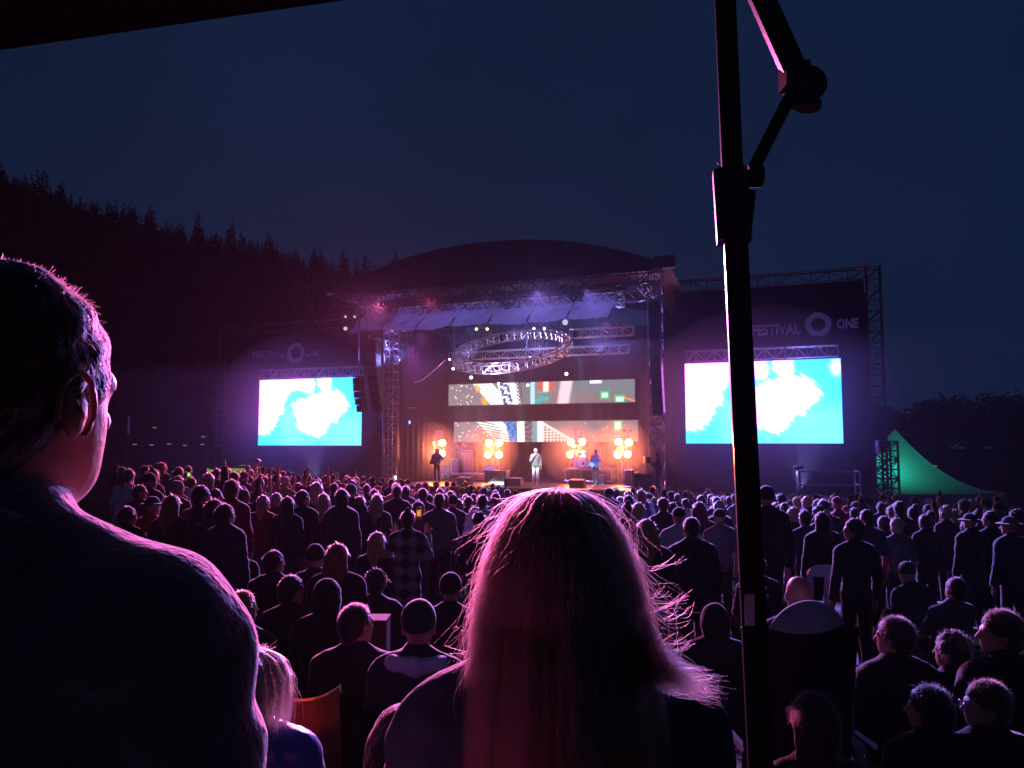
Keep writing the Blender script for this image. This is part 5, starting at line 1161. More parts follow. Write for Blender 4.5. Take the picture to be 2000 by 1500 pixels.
SEAT = [
 (465, 1044, 8.6, 'seated person with grey cropped hair in a dark vest, elbows forward', dict(hair='crop', hc='grey', top='short', tcol='black', yaw=-.6, pose=('lap', 'lap')), ('black folding chair under the grey haired seated person', 'black')),
 (536, 1074, 7.4, 'seated person with short dark hair and a bright ear, right of the grey haired one', dict(hair='short', hc='dark', top='jacket', tcol='black', yaw=-.7, pose=('lap', 'lap')), ('dark folding chair of the person with the bright ear', 'black')),
 (616, 1064, 7.4, 'seated person in a dark beanie and olive jacket', dict(hair='beanie', top='jacket', tcol='brown', hgc='black', pose=('lap', 'lap'), fat=1.1), ('large dark folding chair with a low back under the beanie', 'charcoal')),
 (660, 1061, 7.0, 'seated person with long glowing red hair next to the beanie', dict(hair='long', hc='red', top='jacket', tcol='black', pose=('lap', 'lap'), yaw=-.3), ('black folding chair under the red haired person', 'black')),
 (738, 1039, 9.5, 'seated person with long fair hair beyond the red haired one', dict(hair='long', hc='blond', top='jacket', tcol='black', yaw=-.5), None),
 (735, 1113, 7.5, 'low seated person with round dark hair left of the plaid coat', dict(hair='curly', hc='dark', top='jacket', tcol='charcoal'), None),
 (474, 1153, 5.6, 'seated person with short gingery backlit hair beside the arm of the man', dict(hair='short', hc='red', top='jacket', tcol='black', yaw=-.7), ('black folding chair with padded arm under the gingery person', 'black')),
 (697, 1175, 4.6, 'seated person with shaved head looking right, in black', dict(hair='crop', hc='dark', top='jacket', tcol='black', yaw=-.6, fat=1.1, vox=.013), ('black folding chair of the person with shaved head', 'black')),
 (818, 1174, 4.3, 'seated person in a grey beanie with a pale furry hood lying on the shoulders', dict(hair='beanie', top='jacket', tcol='charcoal', hgc='charcoal', vox=.013), ('black folding chair of the person with the pale hood', 'black', .80)),
 (472, 1229, 4.2, 'seated person with flat topped hair glowing orange next to the elbow of the man', dict(hair='short', hc='red', top='jacket', tcol='black', yaw=-.5, vox=.013), None),
 (1560, 1126, 4.6, 'bald seated person behind the rounded pale chair back', dict(hair='bald', top='jacket', tcol='charcoal', vox=.013), None),
 (1746, 1203, 4.6, 'seated person with short dark hair and a pink lit cheek, below the grey t shirt', dict(hair='short', hc='dark', top='jacket', tcol='black', yaw=.7, vox=.011, fingers=True, fat=1.1), ('black folding chair of the person with the pink lit cheek', 'black', 1.0)),
 (1953, 1190, 4.4, 'seated person with short hair looking left with a rosy lit face at the right edge', dict(hair='short', hc='brown', top='jacket', tcol='black', yaw=1.2, vox=.011, fingers=True), ('black high backed chair at the right photo edge', 'black', 1.0)),
 (1858, 1235, 4.6, 'seated person with a dark round head between the two lit faces', dict(hair='curly', hc='dark', top='jacket', tcol='black', vox=.014, yaw=.6), None),
 (1812, 1338, 3.6, 'low seated person with smooth dark hair and a reddish lit cheek', dict(hair='longthin', hc='dark', top='jacket', tcol='black', yaw=.9, vox=.011), None),
 (1925, 1328, 3.4, 'low seated person in glasses with short brown hair looking left', dict(hair='short', hc='brown', top='jacket', tcol='black', yaw=1.3, vox=.011), None),
 (1590, 1350, 2.9, 'seated person with dark hair stretching a rosy forearm out to the left', dict(hair='longthin', hc='dark', top='short', tcol='black', pose=('down', 'reach'), skin=0, vox=.010, fingers=True), None),
 (800, 1370, 1.75, 'dark haired head in shadow directly beside the left shoulder of the blond woman', dict(hair='short', hc='dark', top='jacket', tcol='black', vox=.010, fz=0), None),
 (1395, 1178, 5.5, 'seated dark figure behind the flying hair strands left of the pole', dict(hair='hood', top='jacket', tcol='black'), ('dark blue cooler backed chair left of the gazebo pole', 'navy')),
 (1838, 1113, 8, 'seated person with pale shirt lying back far below the tent', dict(hair='short', hc='dark', top='short', tcol='grey', lean=-.3), None),
 (1795, 1098, 9, 'seated person with rounded dark back below the frizzy blond hair', dict(hair='beanie', top='jacket', tcol='charcoal', hgc='charcoal', lean=.3), None),

 (570, 1120, 6.4, 'seated person with cropped dark hair below the olive jacketed pair', dict(hair='crop', hc='dark', top='jacket', tcol='black', yaw=-.5), None),
 (640, 1130, 6.0, 'seated person in a black hood below the red haired one', dict(hair='hood', top='jacket', tcol='black'), None),
 (880, 1120, 6.6, 'seated person in a dark hat close to the left contour of the blond hair', dict(hair='beanie', top='jacket', tcol='black', hgc='black'), None),
 (1480, 1085, 8.0, 'seated person in black immediately right of the gazebo pole', dict(hair='short', hc='dark', top='jacket', tcol='black'), None),
]
FR = {}
for px, py, d, lb, k, ch in SEAT:
    k.setdefault('vox', .016); k.setdefault('pose', ('lap', 'lap')); sit(px, py, d, lb, ch, seed=int(px) % 5, **k); FR[px] = person.frame
# phone of the filming person, lit green phone far left
def phone(px, py, d, lb, sc, h=.15):
    c = P(px, py, d); s = thing('phone', lb, 'phone', c); MB().box(c, (.078, .01, h)).build('case', blkmet, s)
    image_mesh('screen', sc, (c.x - .034, c.y - .0065, c.z - h * .45), (c.x + .034, c.y - .0065, c.z - h * .45), (c.x - .034, c.y - .0065, c.z + h * .45), (c.x + .034, c.y - .0065, c.z + h * .45), 20, 36, s, ledb, fr=lambda *a: Vector(a))
def ph1(x, y):
    c = np.zeros(x.shape + (3,)) + np.array((.03, .01, .01)); c = blend(c, (abs(y - .55) < .28) * (abs(x - .5) < .38) * 1.0, (.5, .14, .03)); return blend(c, (sn(x * 3, y * 5, 3) > .3) * (abs(y - .55) < .28) * (abs(x - .5) < .38) * 1.0, (1.4, .7, .15))
phone(818.5, 1003, 9.1, 'phone with an orange picture held up by the person in the plaid coat', ph1)
phone(369, 927, 18.4, 'phone glowing green held up below the far lamps', lambda x, y: np.ones(x.shape + (3,)) * np.array((.35, .9, .15)), .1)
# pale hood and small loose things
q = FR[818][0]; hd = FR[818][1][0]; G = SDF(.02)
for sx in (-1, 1): G.cone(hd + (0, -.12, -.17), hd + (sx * .12, -.08, -.165), .045, .04, .03); G.cone(hd + (sx * .12, -.08, -.165), hd + (sx * .15, .05, -.18), .04, .025, .03)
me = G.mesh('hood', .012, wrinkle=.008, wscale=.4); me.materials.append(cloth('white')); o = D.objects.new('fur_hood', me); COL.objects.link(o)
for ob in D.objects:
    if ob.get('label', '').startswith('seated person in a grey beanie with a pale furry'): o.parent = ob
monob = P(1605, 1092, 9.0); mg_ = ground_z(monob.x, 9.0); mc_ = monobloc((monob.x, 9.0, mg_), -.25, 'empty white plastic chair with slotted back turned slightly aside')
for c_ in mc_.children: c_.data.transform(Matrix.Diagonal(((monob.z - mg_) / .87 * .85, (monob.z - mg_) / .87, (monob.z - mg_) / .87, 1)))
def round_chair(px, py, d, w, lb, m):
    p = P(px, py, d); z = ground_z(p.x, d); s = thing('rounded_chair', lb, 'chair', (p.x, d, z)); H = p.z - z; R = w / 2
    def bp(i, j, o=0): a = (i - .5) * 2.6; k = math.cos((i - .5) * 2.9) ** .45 if abs(i - .5) < .5 else 0; return (p.x + R * math.sin(a) / math.sin(1.3), d - (R * .55 - o) * math.cos(a), z + lerp(.42, .42 + (H - .42) * max(.35, k), j))
    b = MB(); b.grid(lambda i, j: bp(i, j), 28, 8); b.grid(lambda i, j: bp(i, j, .03), 28, 8); b.build('backrest', m, s, True)
    MB().tube([bp(i / 28, 1, .015) for i in range(29)], .02, 6).build('rim', m, s)
    MB().box((p.x, d + .02, z + .42), (w * .9, .5, .04)).build('seat', m, s)
    for sx in (-1, 1):
        for sy in (-1, 1): MB().tube([(p.x + sx * R * .8, d + sy * .2, z + .42), (p.x + sx * R * .9, d + sy * .26, z)], .02, 5).build('leg', m, s)
round_chair(1565, 1170, 4.25, .50, 'rounded pale chair back with the bald head above it', mat('grey_teal_canvas', (.34, .42, .45), .8, 0, .15, 14, .15, transl=.10, tcol=(.3, .4, .5)))
cp = P(1545, 1222, 3.3); camp_chair((cp.x, 3.6, ground_z(cp.x, 3.6)), .05, 'big empty black folding chair in front of the rounded pale chair', cloth('black'), h=(P(1545, 1222, 3.25).z - ground_z(cp.x, 3.6)) , w=.44)
cp = P(600, 1342, 3.9); camp_chair((cp.x, 4.2, ground_z(cp.x, 4.2)), 0, 'low ochre brown canvas chair back beside the blue jacket', mat('ochre_canvas', (.30, .14, .04), .8, 0, .2, 10, .2, transl=.35, tcol=(.5, .22, .06)), h=cp.z - ground_z(cp.x, 4.2), w=.36, sh=.2)
cp = P(720, 1440, 2.1); camp_chair((cp.x, 2.35, ground_z(cp.x, 2.35)), .5, 'black chair with a silver armrest beside the blond woman', cloth('black'), alu, h=.62, w=.42, sh=.3)
cp = P(740, 1205, 6.0); s = thing('cardboard_box', 'small orange lit cardboard box behind the person with shaved head', 'box', (cp.x, 6, ground_z(cp.x, 6))); 
b = MB(); b.box((cp.x, 6, (ground_z(cp.x, 6) + cp.z) / 2), (.15, .2, cp.z - ground_z(cp.x, 6))); b.build('carton', mat('carton', (.25, .12, .06), .8), s); MB().box((cp.x, 5.97, cp.z + .004), (.16, .22, .006)).build('lid', mat('carton'), s)
cp = P(1830, 1165, 6.2); s = thing('plastic_tub', 'pale plastic tub lying on the grass on the dark right slope', 'tub', (cp.x, 6.2, ground_z(cp.x, 6.2))); MB().lathe((cp.x, 6.2, ground_z(cp.x, 6.2)), [(.16, 0), (.2, .14), (.21, .14), (.2, .16)], 16).build('body', whitem, s)

# --- the packed crowd: individuals nearest, one mass beyond
LOOKS = [('short', 'dark', 'short', 'black', 'dark hair, black t shirt'), ('short', 'brown', 'long', 'charcoal', 'brown hair, charcoal jumper'), ('long', 'brown', 'long', 'maroon', 'long hair, maroon jumper'),
         ('long', 'blond', 'jacket', 'charcoal', 'blond hair, dark jacket'), ('cap', 'dark', 'short', 'grey', 'cap, grey t shirt'), ('crop', 'brown', 'short', 'navy', 'cropped hair, navy t shirt'),
         ('longthin', 'blond', 'long', 'beige', 'fair bob, beige jumper'), ('ponytail', 'brown', 'short', 'white', 'ponytail, white t shirt'), ('beanie', 'dark', 'jacket', 'black', 'black beanie, jacket'),
         ('curly', 'dark', 'long', 'maroon', 'curly hair, maroon jumper'), ('bun', 'brown', 'long', 'black', 'hair bun, black jumper'), ('long', 'red', 'long', 'navy', 'red hair, navy jumper'),
         ('backcap', 'dark', 'short', 'red', 'backwards cap, red shirt'), ('longthin', 'dark', 'jacket', 'grey', 'dark bob, grey jacket')]
POSES = [('down', 'down')] * 3 + [('half', 'half'), ('hip', 'down'), ('pocket', 'pocket'), ('cross', 'cross'), ('down', 'pocket'), ('up', 'down'), ('half', 'down')]
SECT = [(430, 'left of the gate frame'), (520, 'around the gate frame'), (620, 'below the left screen'), (720, 'by the small speaker array'), (830, 'below the light column'), (930, 'before the keyboard riser'), (1040, 'in front of the singer'), (1200, 'behind the blond head'),
        (1290, 'below the stage pillar'), (1370, 'left of the white shirt'), (1440, 'left of the pole'), (1560, 'right of the pole'), (1690, 'under the guard railing'), (1790, 'below the tent peak'), (1890, 'below the tent roof slope'), (2100, 'by the tent corner')]
rc_ = random.Random(21); spots = []
y = 13.2
while y < 33.5:
    hw = y * .70 + .5; x = -hw + rc_.uniform(0, .5)
    while x < hw:
        xx, yy = x + rc_.uniform(-.3, .3), y + rc_.uniform(-.5, .5)
        px = 1000 + xx / yy * F; v_ = (Vector((xx, yy, 0)) - O).dot(VH)
        if v_ < -5.0 and px > 225 and not (px < 480 and yy > 22) and not (px > 1680 and yy > 26): (all((xx - a_[0]) ** 2 + (yy - a_[1]) ** 2 > .2 for a_ in spots[-90:])) and spots.append((xx, yy, px))
        x += rc_.uniform(.62, .95)
    y += 1.02 if y < 20 else 1.2
vis = lambda px: not (1010 < px < 1185)
nearN = [s for s in spots if vis(s[2]) and rc_.random() < (.70 if s[1] < 17 else .97)]
near_xy = [(o.location.x, o.location.y) for o in D.objects if o.get('category') == 'person']
nearN = [s for s in nearN if all((s[0] - a) ** 2 + (s[1] - b_) ** 2 > .3 for a, b_ in near_xy)]
nearN.sort(key=lambda s: s[1]); ind = nearN[:212]; rest = nearN[212:]
for xx, yy, px in ind:
    k = rc_.randrange(len(LOOKS)); hr, hcx, tp, tc_, txt = LOOKS[k]; ps = POSES[rc_.randrange(len(POSES))] if k % 3 == 0 or rc_.random() < .3 else ('down', 'down')
    sec = next(s for lim, s in SECT if px < lim); row = 'near rows' if yy < 15.5 else ('middle rows' if yy < 18.5 else 'far rows')
    pt = {('up', 'down'): ', one arm raised', ('pocket', 'pocket'): ', hands in pockets', ('cross', 'cross'): ', arms folded', ('half', 'down'): ', one hand lifted', ('half', 'half'): ', both hands lifted', ('hip', 'down'): ', hand on hip'}.get(ps, '')
    sk = rc_.choice((0, 0, 0, 1, 2)); yw = rc_.choice((0, 0, 0, -.5, .5, -1.1))
    person((xx, yy, ground_z(xx, yy)), face(xx, yy, rc_.uniform(-.25, .25)), rc_.uniform(.88, 1.06), pose=ps, hair=hr, top=tp, hc=hcx, tcol=tc_, lcol=rc_.choice(('black', 'denim', 'charcoal')), skin=sk, yaw=yw, lean=(0, .07, -.05)[k % 3], seed=k % 3, vox=.024, fat=(1, 1.12)[k % 2], xs=rc_.uniform(.92, 1.08),
           label='person with ' + txt + pt + ', ' + row.replace(' rows', '') + ' ' + sec, group='crowd ' + sec)
# the far mass as one object
low = []
for k, (hr, hcx, tp, tc_, txt) in enumerate(LOOKS[:10]):
    h = human(('up', 'down') if k == 7 else ('down', 'down'), hr, tp, 0, vox=.034, seed=k); parts = []
    for nm, me in h.items():
        m = {'body': SK[0], 'hair': hmesh(hcx), 'top': cloth(tc_), 'trousers': cloth('black')}.get(nm, cloth(tc_))
        co = np.empty(len(me.vertices) * 3, np.float32); me.vertices.foreach_get('co', co); lp = np.empty(len(me.loops), np.int32); me.loops.foreach_get('vertex_index', lp); parts.append((co.reshape(-1, 3), lp.reshape(-1, 4), m))
    low.append(parts)
mats_ = []; VV = []; FF = []; FZ = []; gfz = np.random.default_rng(3); MI = []; base = 0
far = [s for s in rest if s[1] < 33.5][:330]
for xx, yy, px in far:
    rz = face(xx, yy, rc_.uniform(-.3, .3)); s_ = rc_.uniform(.88, 1.05); c, sn_ = math.cos(rz) * s_, math.sin(rz) * s_; z = ground_z(xx, yy)
    v3 = gfz.normal(size=(150, 3)); v3 /= np.linalg.norm(v3, axis=1)[:, None]; v3 = v3[v3[:, 2] > -.5]; a0_ = v3 * (.085, .10, .105) + (0, 0, 1.665); d_ = v3 + gfz.normal(size=v3.shape) * .6; st_ = np.stack([a0_, a0_ + d_ * .016, a0_ + d_ * .03], 1)
    q3 = np.empty_like(st_); q3[..., 0] = st_[..., 0] * c - st_[..., 1] * sn_ + xx; q3[..., 1] = st_[..., 0] * sn_ + st_[..., 1] * c + yy; q3[..., 2] = st_[..., 2] * s_ + z; FZ.append(q3)
    for co, lp, m in rc_.choice(low):
        if m not in mats_: mats_.append(m)
        q = np.empty_like(co); q[:, 0] = co[:, 0] * c - co[:, 1] * sn_ + xx; q[:, 1] = co[:, 0] * sn_ + co[:, 1] * c + yy; q[:, 2] = co[:, 2] * s_ + z
        VV.append(q); FF.append(lp + base); MI.append(np.full(len(lp), mats_.index(m), np.int32)); base += len(q)
V_ = np.concatenate(VV); F_ = np.concatenate(FF); me = D.meshes.new('far_crowd'); me.vertices.add(len(V_)); me.vertices.foreach_set('co', V_.ravel()); me.loops.add(F_.size); me.loops.foreach_set('vertex_index', F_.astype(np.int32).ravel())
me.polygons.add(len(F_)); me.polygons.foreach_set('loop_start', np.arange(0, F_.size, 4, dtype=np.int32)); me.polygons.foreach_set('material_index', np.concatenate(MI)); [me.materials.append(m) for m in mats_]; me.update(calc_edges=True); me.shade_smooth()
o = D.objects.new('far_crowd', me); COL.objects.link(o); tag(o, 'densely packed mass of small heads right in front of the stage', 'crowd', kind='stuff')
hair_obj('hair_strands', np.concatenate(FZ), .0035, hb, o)
# ================================================================== FOREGROUND
# --- the standing man at the left
mx, my = -.528, .80
man = person((mx, my, ground_z(mx, my)), .02, 1.037, pose=('down', 'down'), hair='short', top='long', hc='dark', tcol='charcoal', lcol='black', yaw=-.27, fat=.94, vox=.007, fz=0, fingers=True, e=.012, seed=1,
             label='standing man seen from behind at the left edge, short dark hair, cheek lit magenta')
mf = person.frame
short_hair(mf, man, 14000, .012, hdk, 3, .00018, .22, .30, -.42, 1.1)
Mm, (hc_, Rh_) = mf
for c_ in man.children:
    if c_.name.startswith('jumper'): c_.data.materials.clear(); c_.data.materials.append(mat('maroon_fleece', (.20, .03, .07), .95, 0, .18, 90, .35, sheen=1.0, sheen_rough=.65))  # magenta stage light on the dark jumper put into its colour
# ear detail: helix and lobe, eyelashes
def ear(Mx, hc, Rh, sx, parent):
    def g(p): return Mx @ Vector(hc + Rh @ np.array(p, float))
    pts = []
    for k in range(15):
        a = lerp(-1.2, 4.3, k / 14); pts.append((sx * (.088 + .008 * math.sin(a * .5)), -.012 - .018 * math.cos(a) - .004, -.010 + .032 * math.sin(a)))
    b = MB(); b.tube([g(p) for p in pts], .0032, 7); b.tube([g((sx * .087, -.004, .012)), g((sx * .093, -.016, .004)), g((sx * .092, -.014, -.014)), g((sx * .086, -.002, -.022))], .004, 6)
    return b
b = ear(Mm, hc_, Rh_, 1, man); me = D.meshes.new('ear_rim'); me.from_pydata(b.v, [], b.f); me.materials.append(SK[0]); me.shade_smooth()
Mi = (Matrix.Translation(man.location) @ man.rotation_euler.to_matrix().to_4x4() @ Matrix.Diagonal((*man.scale, 1))).inverted(); me.transform(Mi); o = D.objects.new('ear_rim', me); COL.objects.link(o); o.parent = man
# collar of the jumper, a folded roll round the neck
G = SDF(.01); nk = np.array((0, -.008, 1.508))
for k_ in range(20):
    a0_, a1_ = k_ * math.pi / 10, (k_ + 1) * math.pi / 10
    G.cone(nk + (.078 * math.cos(a0_), .072 * math.sin(a0_), .010 * math.sin(a0_ * 3) - .02 * math.sin(a0_)), nk + (.078 * math.cos(a1_), .072 * math.sin(a1_), .010 * math.sin(a1_ * 3) - .02 * math.sin(a1_)), .014, .014)
    G.cone(nk + (.088 * math.cos(a0_), .082 * math.sin(a0_), -.022), nk + (.088 * math.cos(a1_), .082 * math.sin(a1_), -.022), .013, .013)
cm2 = G.mesh('collar', .005, wrinkle=.003, wscale=.4); cm2.materials.append(MATS['maroon_fleece']); o = D.objects.new('collar', cm2); COL.objects.link(o); o.parent = man
# --- the blond woman in the middle
hbw = hairmat('backlit_reddish_blond_hair', (.27, .11, .075))
wx, wy = P(1090, 955, 1.12).x, 1.12; ztop = P(1090, 962, 1.12).z; gz = ground_z(wx, wy); wsc = (ztop - gz) / 1.785
woman = person((wx, wy, gz), .03, wsc, pose=('lap', 'lap'), hair='long', top='jacket', hc='blond', tcol='teal', lcol='black', yaw=0, vox=.009, fingers=True, xs=1.0, seed=2, fz=0,
               label='woman with long windblown blond hair seen from behind in the middle, teal jacket')
for c_ in woman.children:
    if c_.name.startswith('jacket'): c_.data.materials.clear(); c_.data.materials.append(mat('teal_jacket', (.012, .06, .07), .8, 0, .25, 30, .3, sheen=.12))
PXM = 1.12 / F
prof_z = np.array((0, .004, .012, .03, .065, .10, .14, .18, .25, .33, .42)); prof_r = np.array((.0, .026, .044, .064, .083, .095, .104, .111, .120, .127, .127))
def env(z): return np.interp(z, prof_z, prof_r)
g = np.random.default_rng(11)
def woman_strands(n, zstart=(.0, .10), length=(.25, .42), off=.004, fly=0., wind=0., K=22, phi=None, curl=.0):
    ph = g.uniform(-math.pi, math.pi, n) if phi is None else g.uniform(phi[0], phi[1], n)
    cid = np.floor((ph + 4) * 16 + g.uniform(-.6, .6, n)).astype(int) % 211; cl_r = np.random.default_rng(5).normal(size=211)[cid][:, None]; ph = np.where(g.random(n) < .75, (np.floor((ph + 4) * 16) + .5) / 16 - 4 + g.normal(size=n) * .014, ph)
    z0 = g.uniform(*zstart, n) ** 1.0; L = g.uniform(*length, n); t = np.linspace(0, 1, K)[None]
    z = np.minimum(z0[:, None] + L[:, None] * (t ** 1.15), .46); r = env(z) * (1 + off / .1 * g.uniform(-.6, 1.0, (n, 1)) + .028 * cl_r * np.clip(t * 2, 0, 1)); ph_w = .05 * cl_r * np.sin(t * 4 + cl_r * 3)
    php = ph[:, None] + ph_w + .05 * np.sin(t * 5 + ph[:, None] * 3) + g.normal(size=(n, 1)) * .06 * t
    x = r * np.cos(php); y = r * .95 * np.sin(php) * np.where(np.sin(php) > 0, .85, 1.22)
    y = y - .055 * np.clip((z - .17) / .12, 0, 1) * (np.sin(php) < .25); x = x + .004 * np.sin(t * 14 + ph[:, None] * 7) * t
    if fly:
        s = np.sign(np.cos(ph))[:, None]; k = g.gamma(1.5, .6, (n, 1)) * fly
        out = k * t ** 2.2; x = x + out * (np.cos(php) * .7 + wind) + curl * np.sin(t * g.uniform(3, 9, (n, 1)) + ph[:, None] * 5) * t; y = y + out * np.sin(php) * .5; z = z - out * g.uniform(-.2, .55, (n, 1)) + curl * .5 * np.cos(t * g.uniform(3, 8, (n, 1)) + ph[:, None]) * t
    S = np.stack([wx + x, wy - .01 + y, ztop + .008 - z], -1); return S
S1 = [woman_strands(9000), woman_strands(2500, off=.009), woman_strands(900, (.0, .05), (.08, .25), .012, .012, 0, curl=.004)]
hair_obj('hair_strands', np.concatenate(S1), .00026, hbw, woman)
S2 = [woman_strands(2600, (.0, .16), (.03, .14), .014, .006, 0, curl=.005), woman_strands(160, (.0, .2), (.06, .2), .02, .02, .05, curl=.012), woman_strands(120, (.0, .02), (.03, .1), .05, .014, 0, curl=.008)]
hair_obj('flyaway_strands', np.concatenate(S2), .00018, hbw, woman)
# locks lying over the right shoulder, and wisps blown out to both sides
def lock(n, P0, P1, P2, P3, w0, w1, K=20, seed=0, rnd=.01):
    q = np.random.default_rng(seed); t = np.linspace(0, 1, K)[None, :, None]; B = [(1 - t) ** 3, 3 * (1 - t) ** 2 * t, 3 * (1 - t) * t ** 2, t ** 3]
    c = sum(b_ * np.array(p)[None, None] for b_, p in zip(B, (P0, P1, P2, P3)))
    o1 = q.normal(size=(n, 1, 3)); S = c + o1 * (w0 + (w1 - w0) * t) * np.array((1, .6, 1)) + rnd * np.sin(t * q.uniform(3, 11, (n, 1, 1)) + q.uniform(0, 6, (n, 1, 1))) * t * q.normal(size=(n, 1, 3))
    cut = q.uniform(.55, 1, (n, 1, 1)); return S[:, :1] + (S - S[:, :1]) * (1 - (1 - cut) * t * .6)
def pp(px, py, d=1.12): return tuple(P(px, py, d))
LK = []; ql = np.random.default_rng(77); U_ = ql.uniform
for k in range(46):   # clumps over the right shoulder
    y0 = U_(1190, 1310); x2 = U_(1300, 1425); y2 = 1300 + (x2 - 1300) * .30 + U_(-8, 48); dd = U_(.915, .945)
    LK.append(lock(int(U_(12, 34)), pp(1252 + U_(-8, 12), y0, 1.02), pp(1268 + U_(-5, 25), y0 + U_(40, 90), .96), pp(lerp(1290, x2, .4), y2 - U_(5, 40), dd), pp(x2, y2, dd), .003, .0045, seed=200 + k, rnd=.004))
for k in range(15):   # wisps blown to the right
    y0 = U_(1070, 1270); L_ = U_(25, 120) + 70 * (U_(0, 1) > .7); dy = U_(50, 150); x0 = 1240 + (y0 - 1085) * .14
    LK.append(lock(int(U_(2, 9)), pp(x0, y0, 1.14), pp(x0 + L_ * .12, y0 + dy * .55, 1.15), pp(x0 + L_ * .45, y0 + dy * 1.05, 1.17), pp(x0 + L_, y0 + dy + U_(-50, 40), 1.19), .0015, .0045, seed=300 + k, rnd=.009))
for k in range(9):   # wisps on the left
    y0 = U_(1110, 1340); L_ = U_(15, 110); dy = U_(60, 150)
    LK.append(lock(int(U_(2, 9)), pp(934, y0, 1.14), pp(928, y0 + dy * .6, 1.14), pp(928 - L_ * .4, y0 + dy, 1.16), pp(925 - L_, y0 + dy + U_(-20, 40), 1.18), .0015, .0045, seed=400 + k, rnd=.009))
short_hair((person.frame[0], person.frame[1]), woman, 450, .030, hbl, 12, .00015, .5, 2.0, -.05, .1)
hair_obj('blown_locks', np.concatenate(LK), .00020, hbw, woman)
# loose strands on other backlit heads
def by_label(t): return next(o for o in D.objects if o.get('label', '').startswith(t))
short_hair(FR[1746], by_label('seated person with short dark hair and a pink'), 3500, .022, hdk, 5, .0007, .5)
short_hair(FR[1953], by_label('seated person with short hair looking left with a rosy'), 3500, .022, hb, 6, .0007, .5)
short_hair(FR[1925], by_label('low seated person in glasses'), 3500, .018, hb, 7, .0006, .45)
short_hair(FR[474], by_label('seated person with short gingery'), 2500, .022, hrd, 8, .0012, .5)
short_hair(FR[472], by_label('seated person with flat topped'), 2500, .02, hrd, 9, .0010, .5)
M9, (h9, R9) = FR[1925]; gl = by_label('low seated person in glasses')
s_ = thing('glasses', 'thin spectacles worn by the low seated person looking left', 'glasses', M9 @ Vector(h9))
b = MB(); gg = lambda p: M9 @ Vector(h9 + R9 @ np.array(p, float))
for sx in (-1, 1): b.tube([gg((sx * .033 + .022 * math.cos(a), .112, .0 + .018 * math.sin(a))) for a in np.linspace(0, 6.283, 15)], .0018, 5); b.tube([gg((sx * .056, .110, .004)), gg((sx * .084, .0, .004))], .0016, 5)
b.tube([gg((-.011, .114, .004)), gg((.011, .114, .004))], .0016, 5); b.build('frame', alu, s_)
# girl with fair hair and blue jacket at lower left
g1 = sit(492, 1263, 2.9, 'seated girl with fluffy fair hair and a shiny blue rain jacket at lower left', ('black folding chair under the blue rain jacket', 'black', .7), hair='longthin', hc='blond', top='jacket', tcol='blue', lcol='black', pose=('lap', 'lap'), vox=.010, fingers=True, yaw=-.2, seed=3)
for c in g1.children:
    if c.name.startswith('jacket'): c.data.materials.clear(); c.data.materials.append(mat('blue_rain_shell', (.03, .09, .38), .28, 0, .25, 9, .4, sheen=.3))
Mg, (hg, Rg) = person.frame; A = np.array(Mg); g = np.random.default_rng(5); n = 4500
ph = np.floor(g.uniform(-math.pi * 1.05, .15, n) * 9) / 9 + g.normal(size=n) * .03; cr_ = np.random.default_rng(8).normal(size=64)[np.floor((ph + 4) * 9).astype(int) % 64][:, None]; z0 = g.uniform(0, .06, n); L = g.uniform(.16, .30, n); t = np.linspace(0, 1, 14)[None]; z = z0[:, None] + L[:, None] * t
r = np.interp(z, (0, .01, .04, .1, .16, .3), (0, .055, .10, .125, .13, .12)) * (1 + .08 * g.normal(size=(n, 1)) + .12 * cr_) + .03 * np.maximum(0, g.normal(size=(n, 1)) - .8) * t
S = np.stack([r * np.cos(ph)[:, None] + .004 * np.sin(t * 12 + ph[:, None] * 9), r * np.sin(ph)[:, None] * 1.15 - .02, .145 - z], -1); S = hg + S @ Rg.T; S = S @ A[:3, :3].T + A[:3, 3]
hair_obj('hair_strands', S, .0005, hbl, g1)

# --- the gazebo: pole, strut, bracket, canopy
gz_b = P(1474, 1200, 1.5); gaz = thing('gazebo', 'black gazebo with a leg pole, hinged strut and dark canopy edge overhead', 'gazebo', (gz_b.x, 1.5, ground_z(gz_b.x, 1.5)))
pm_ = mat('satin_black_pole', (.02, .02, .022), .28, .6, .2, 40, .03)
def hexbar(pts, w, m, name, parent, n=8):
    return MB().tube(pts, w, n).build(name, m, parent, False)
def L3(px, py, d=1.5): return P(px, py, d)
foot = Vector((gz_b.x + .03, 1.5, ground_z(gz_b.x, 1.5)))
def sqbar(a, b_, w, m, name, parent, bev=.004, vf=.76):
    a = Vector(a); b_ = Vector(b_); d = (b_ - a).normalized(); vw = Vector((a.x * vf, a.y, 0)).normalized(); sd = d.cross(vw).normalized(); up = sd.cross(d).normalized(); mb = MB(); h = w / 2
    pr = [(-h + bev, -h), (h - bev, -h), (h, -h + bev), (h, h - bev), (h - bev, h), (-h + bev, h), (-h, h - bev), (-h, -h + bev)]
    A_ = [mb.pt(a + sd * x + up * y_) for x, y_ in pr]; B_ = [mb.pt(b_ + sd * x + up * y_) for x, y_ in pr]
    for i in range(8): mb.f.append([A_[i], A_[(i + 1) % 8], B_[(i + 1) % 8], B_[i]])
    mb.f.append(A_[::-1]); mb.f.append(B_); return mb.build(name, m, parent)
sqbar(L3(1436.5, 470), foot, .045, pm_, 'lower_pole', gaz)
sqbar(L3(1411, -115), L3(1438, 520), .0405, pm_, 'upper_pole', gaz)
sl = sqbar(L3(1425, 335), L3(1434, 472), .066, mat('bracket_plastic', (.018, .018, .02), .45, 0, .2, 20, .05), 'slider_bracket', gaz, .012)
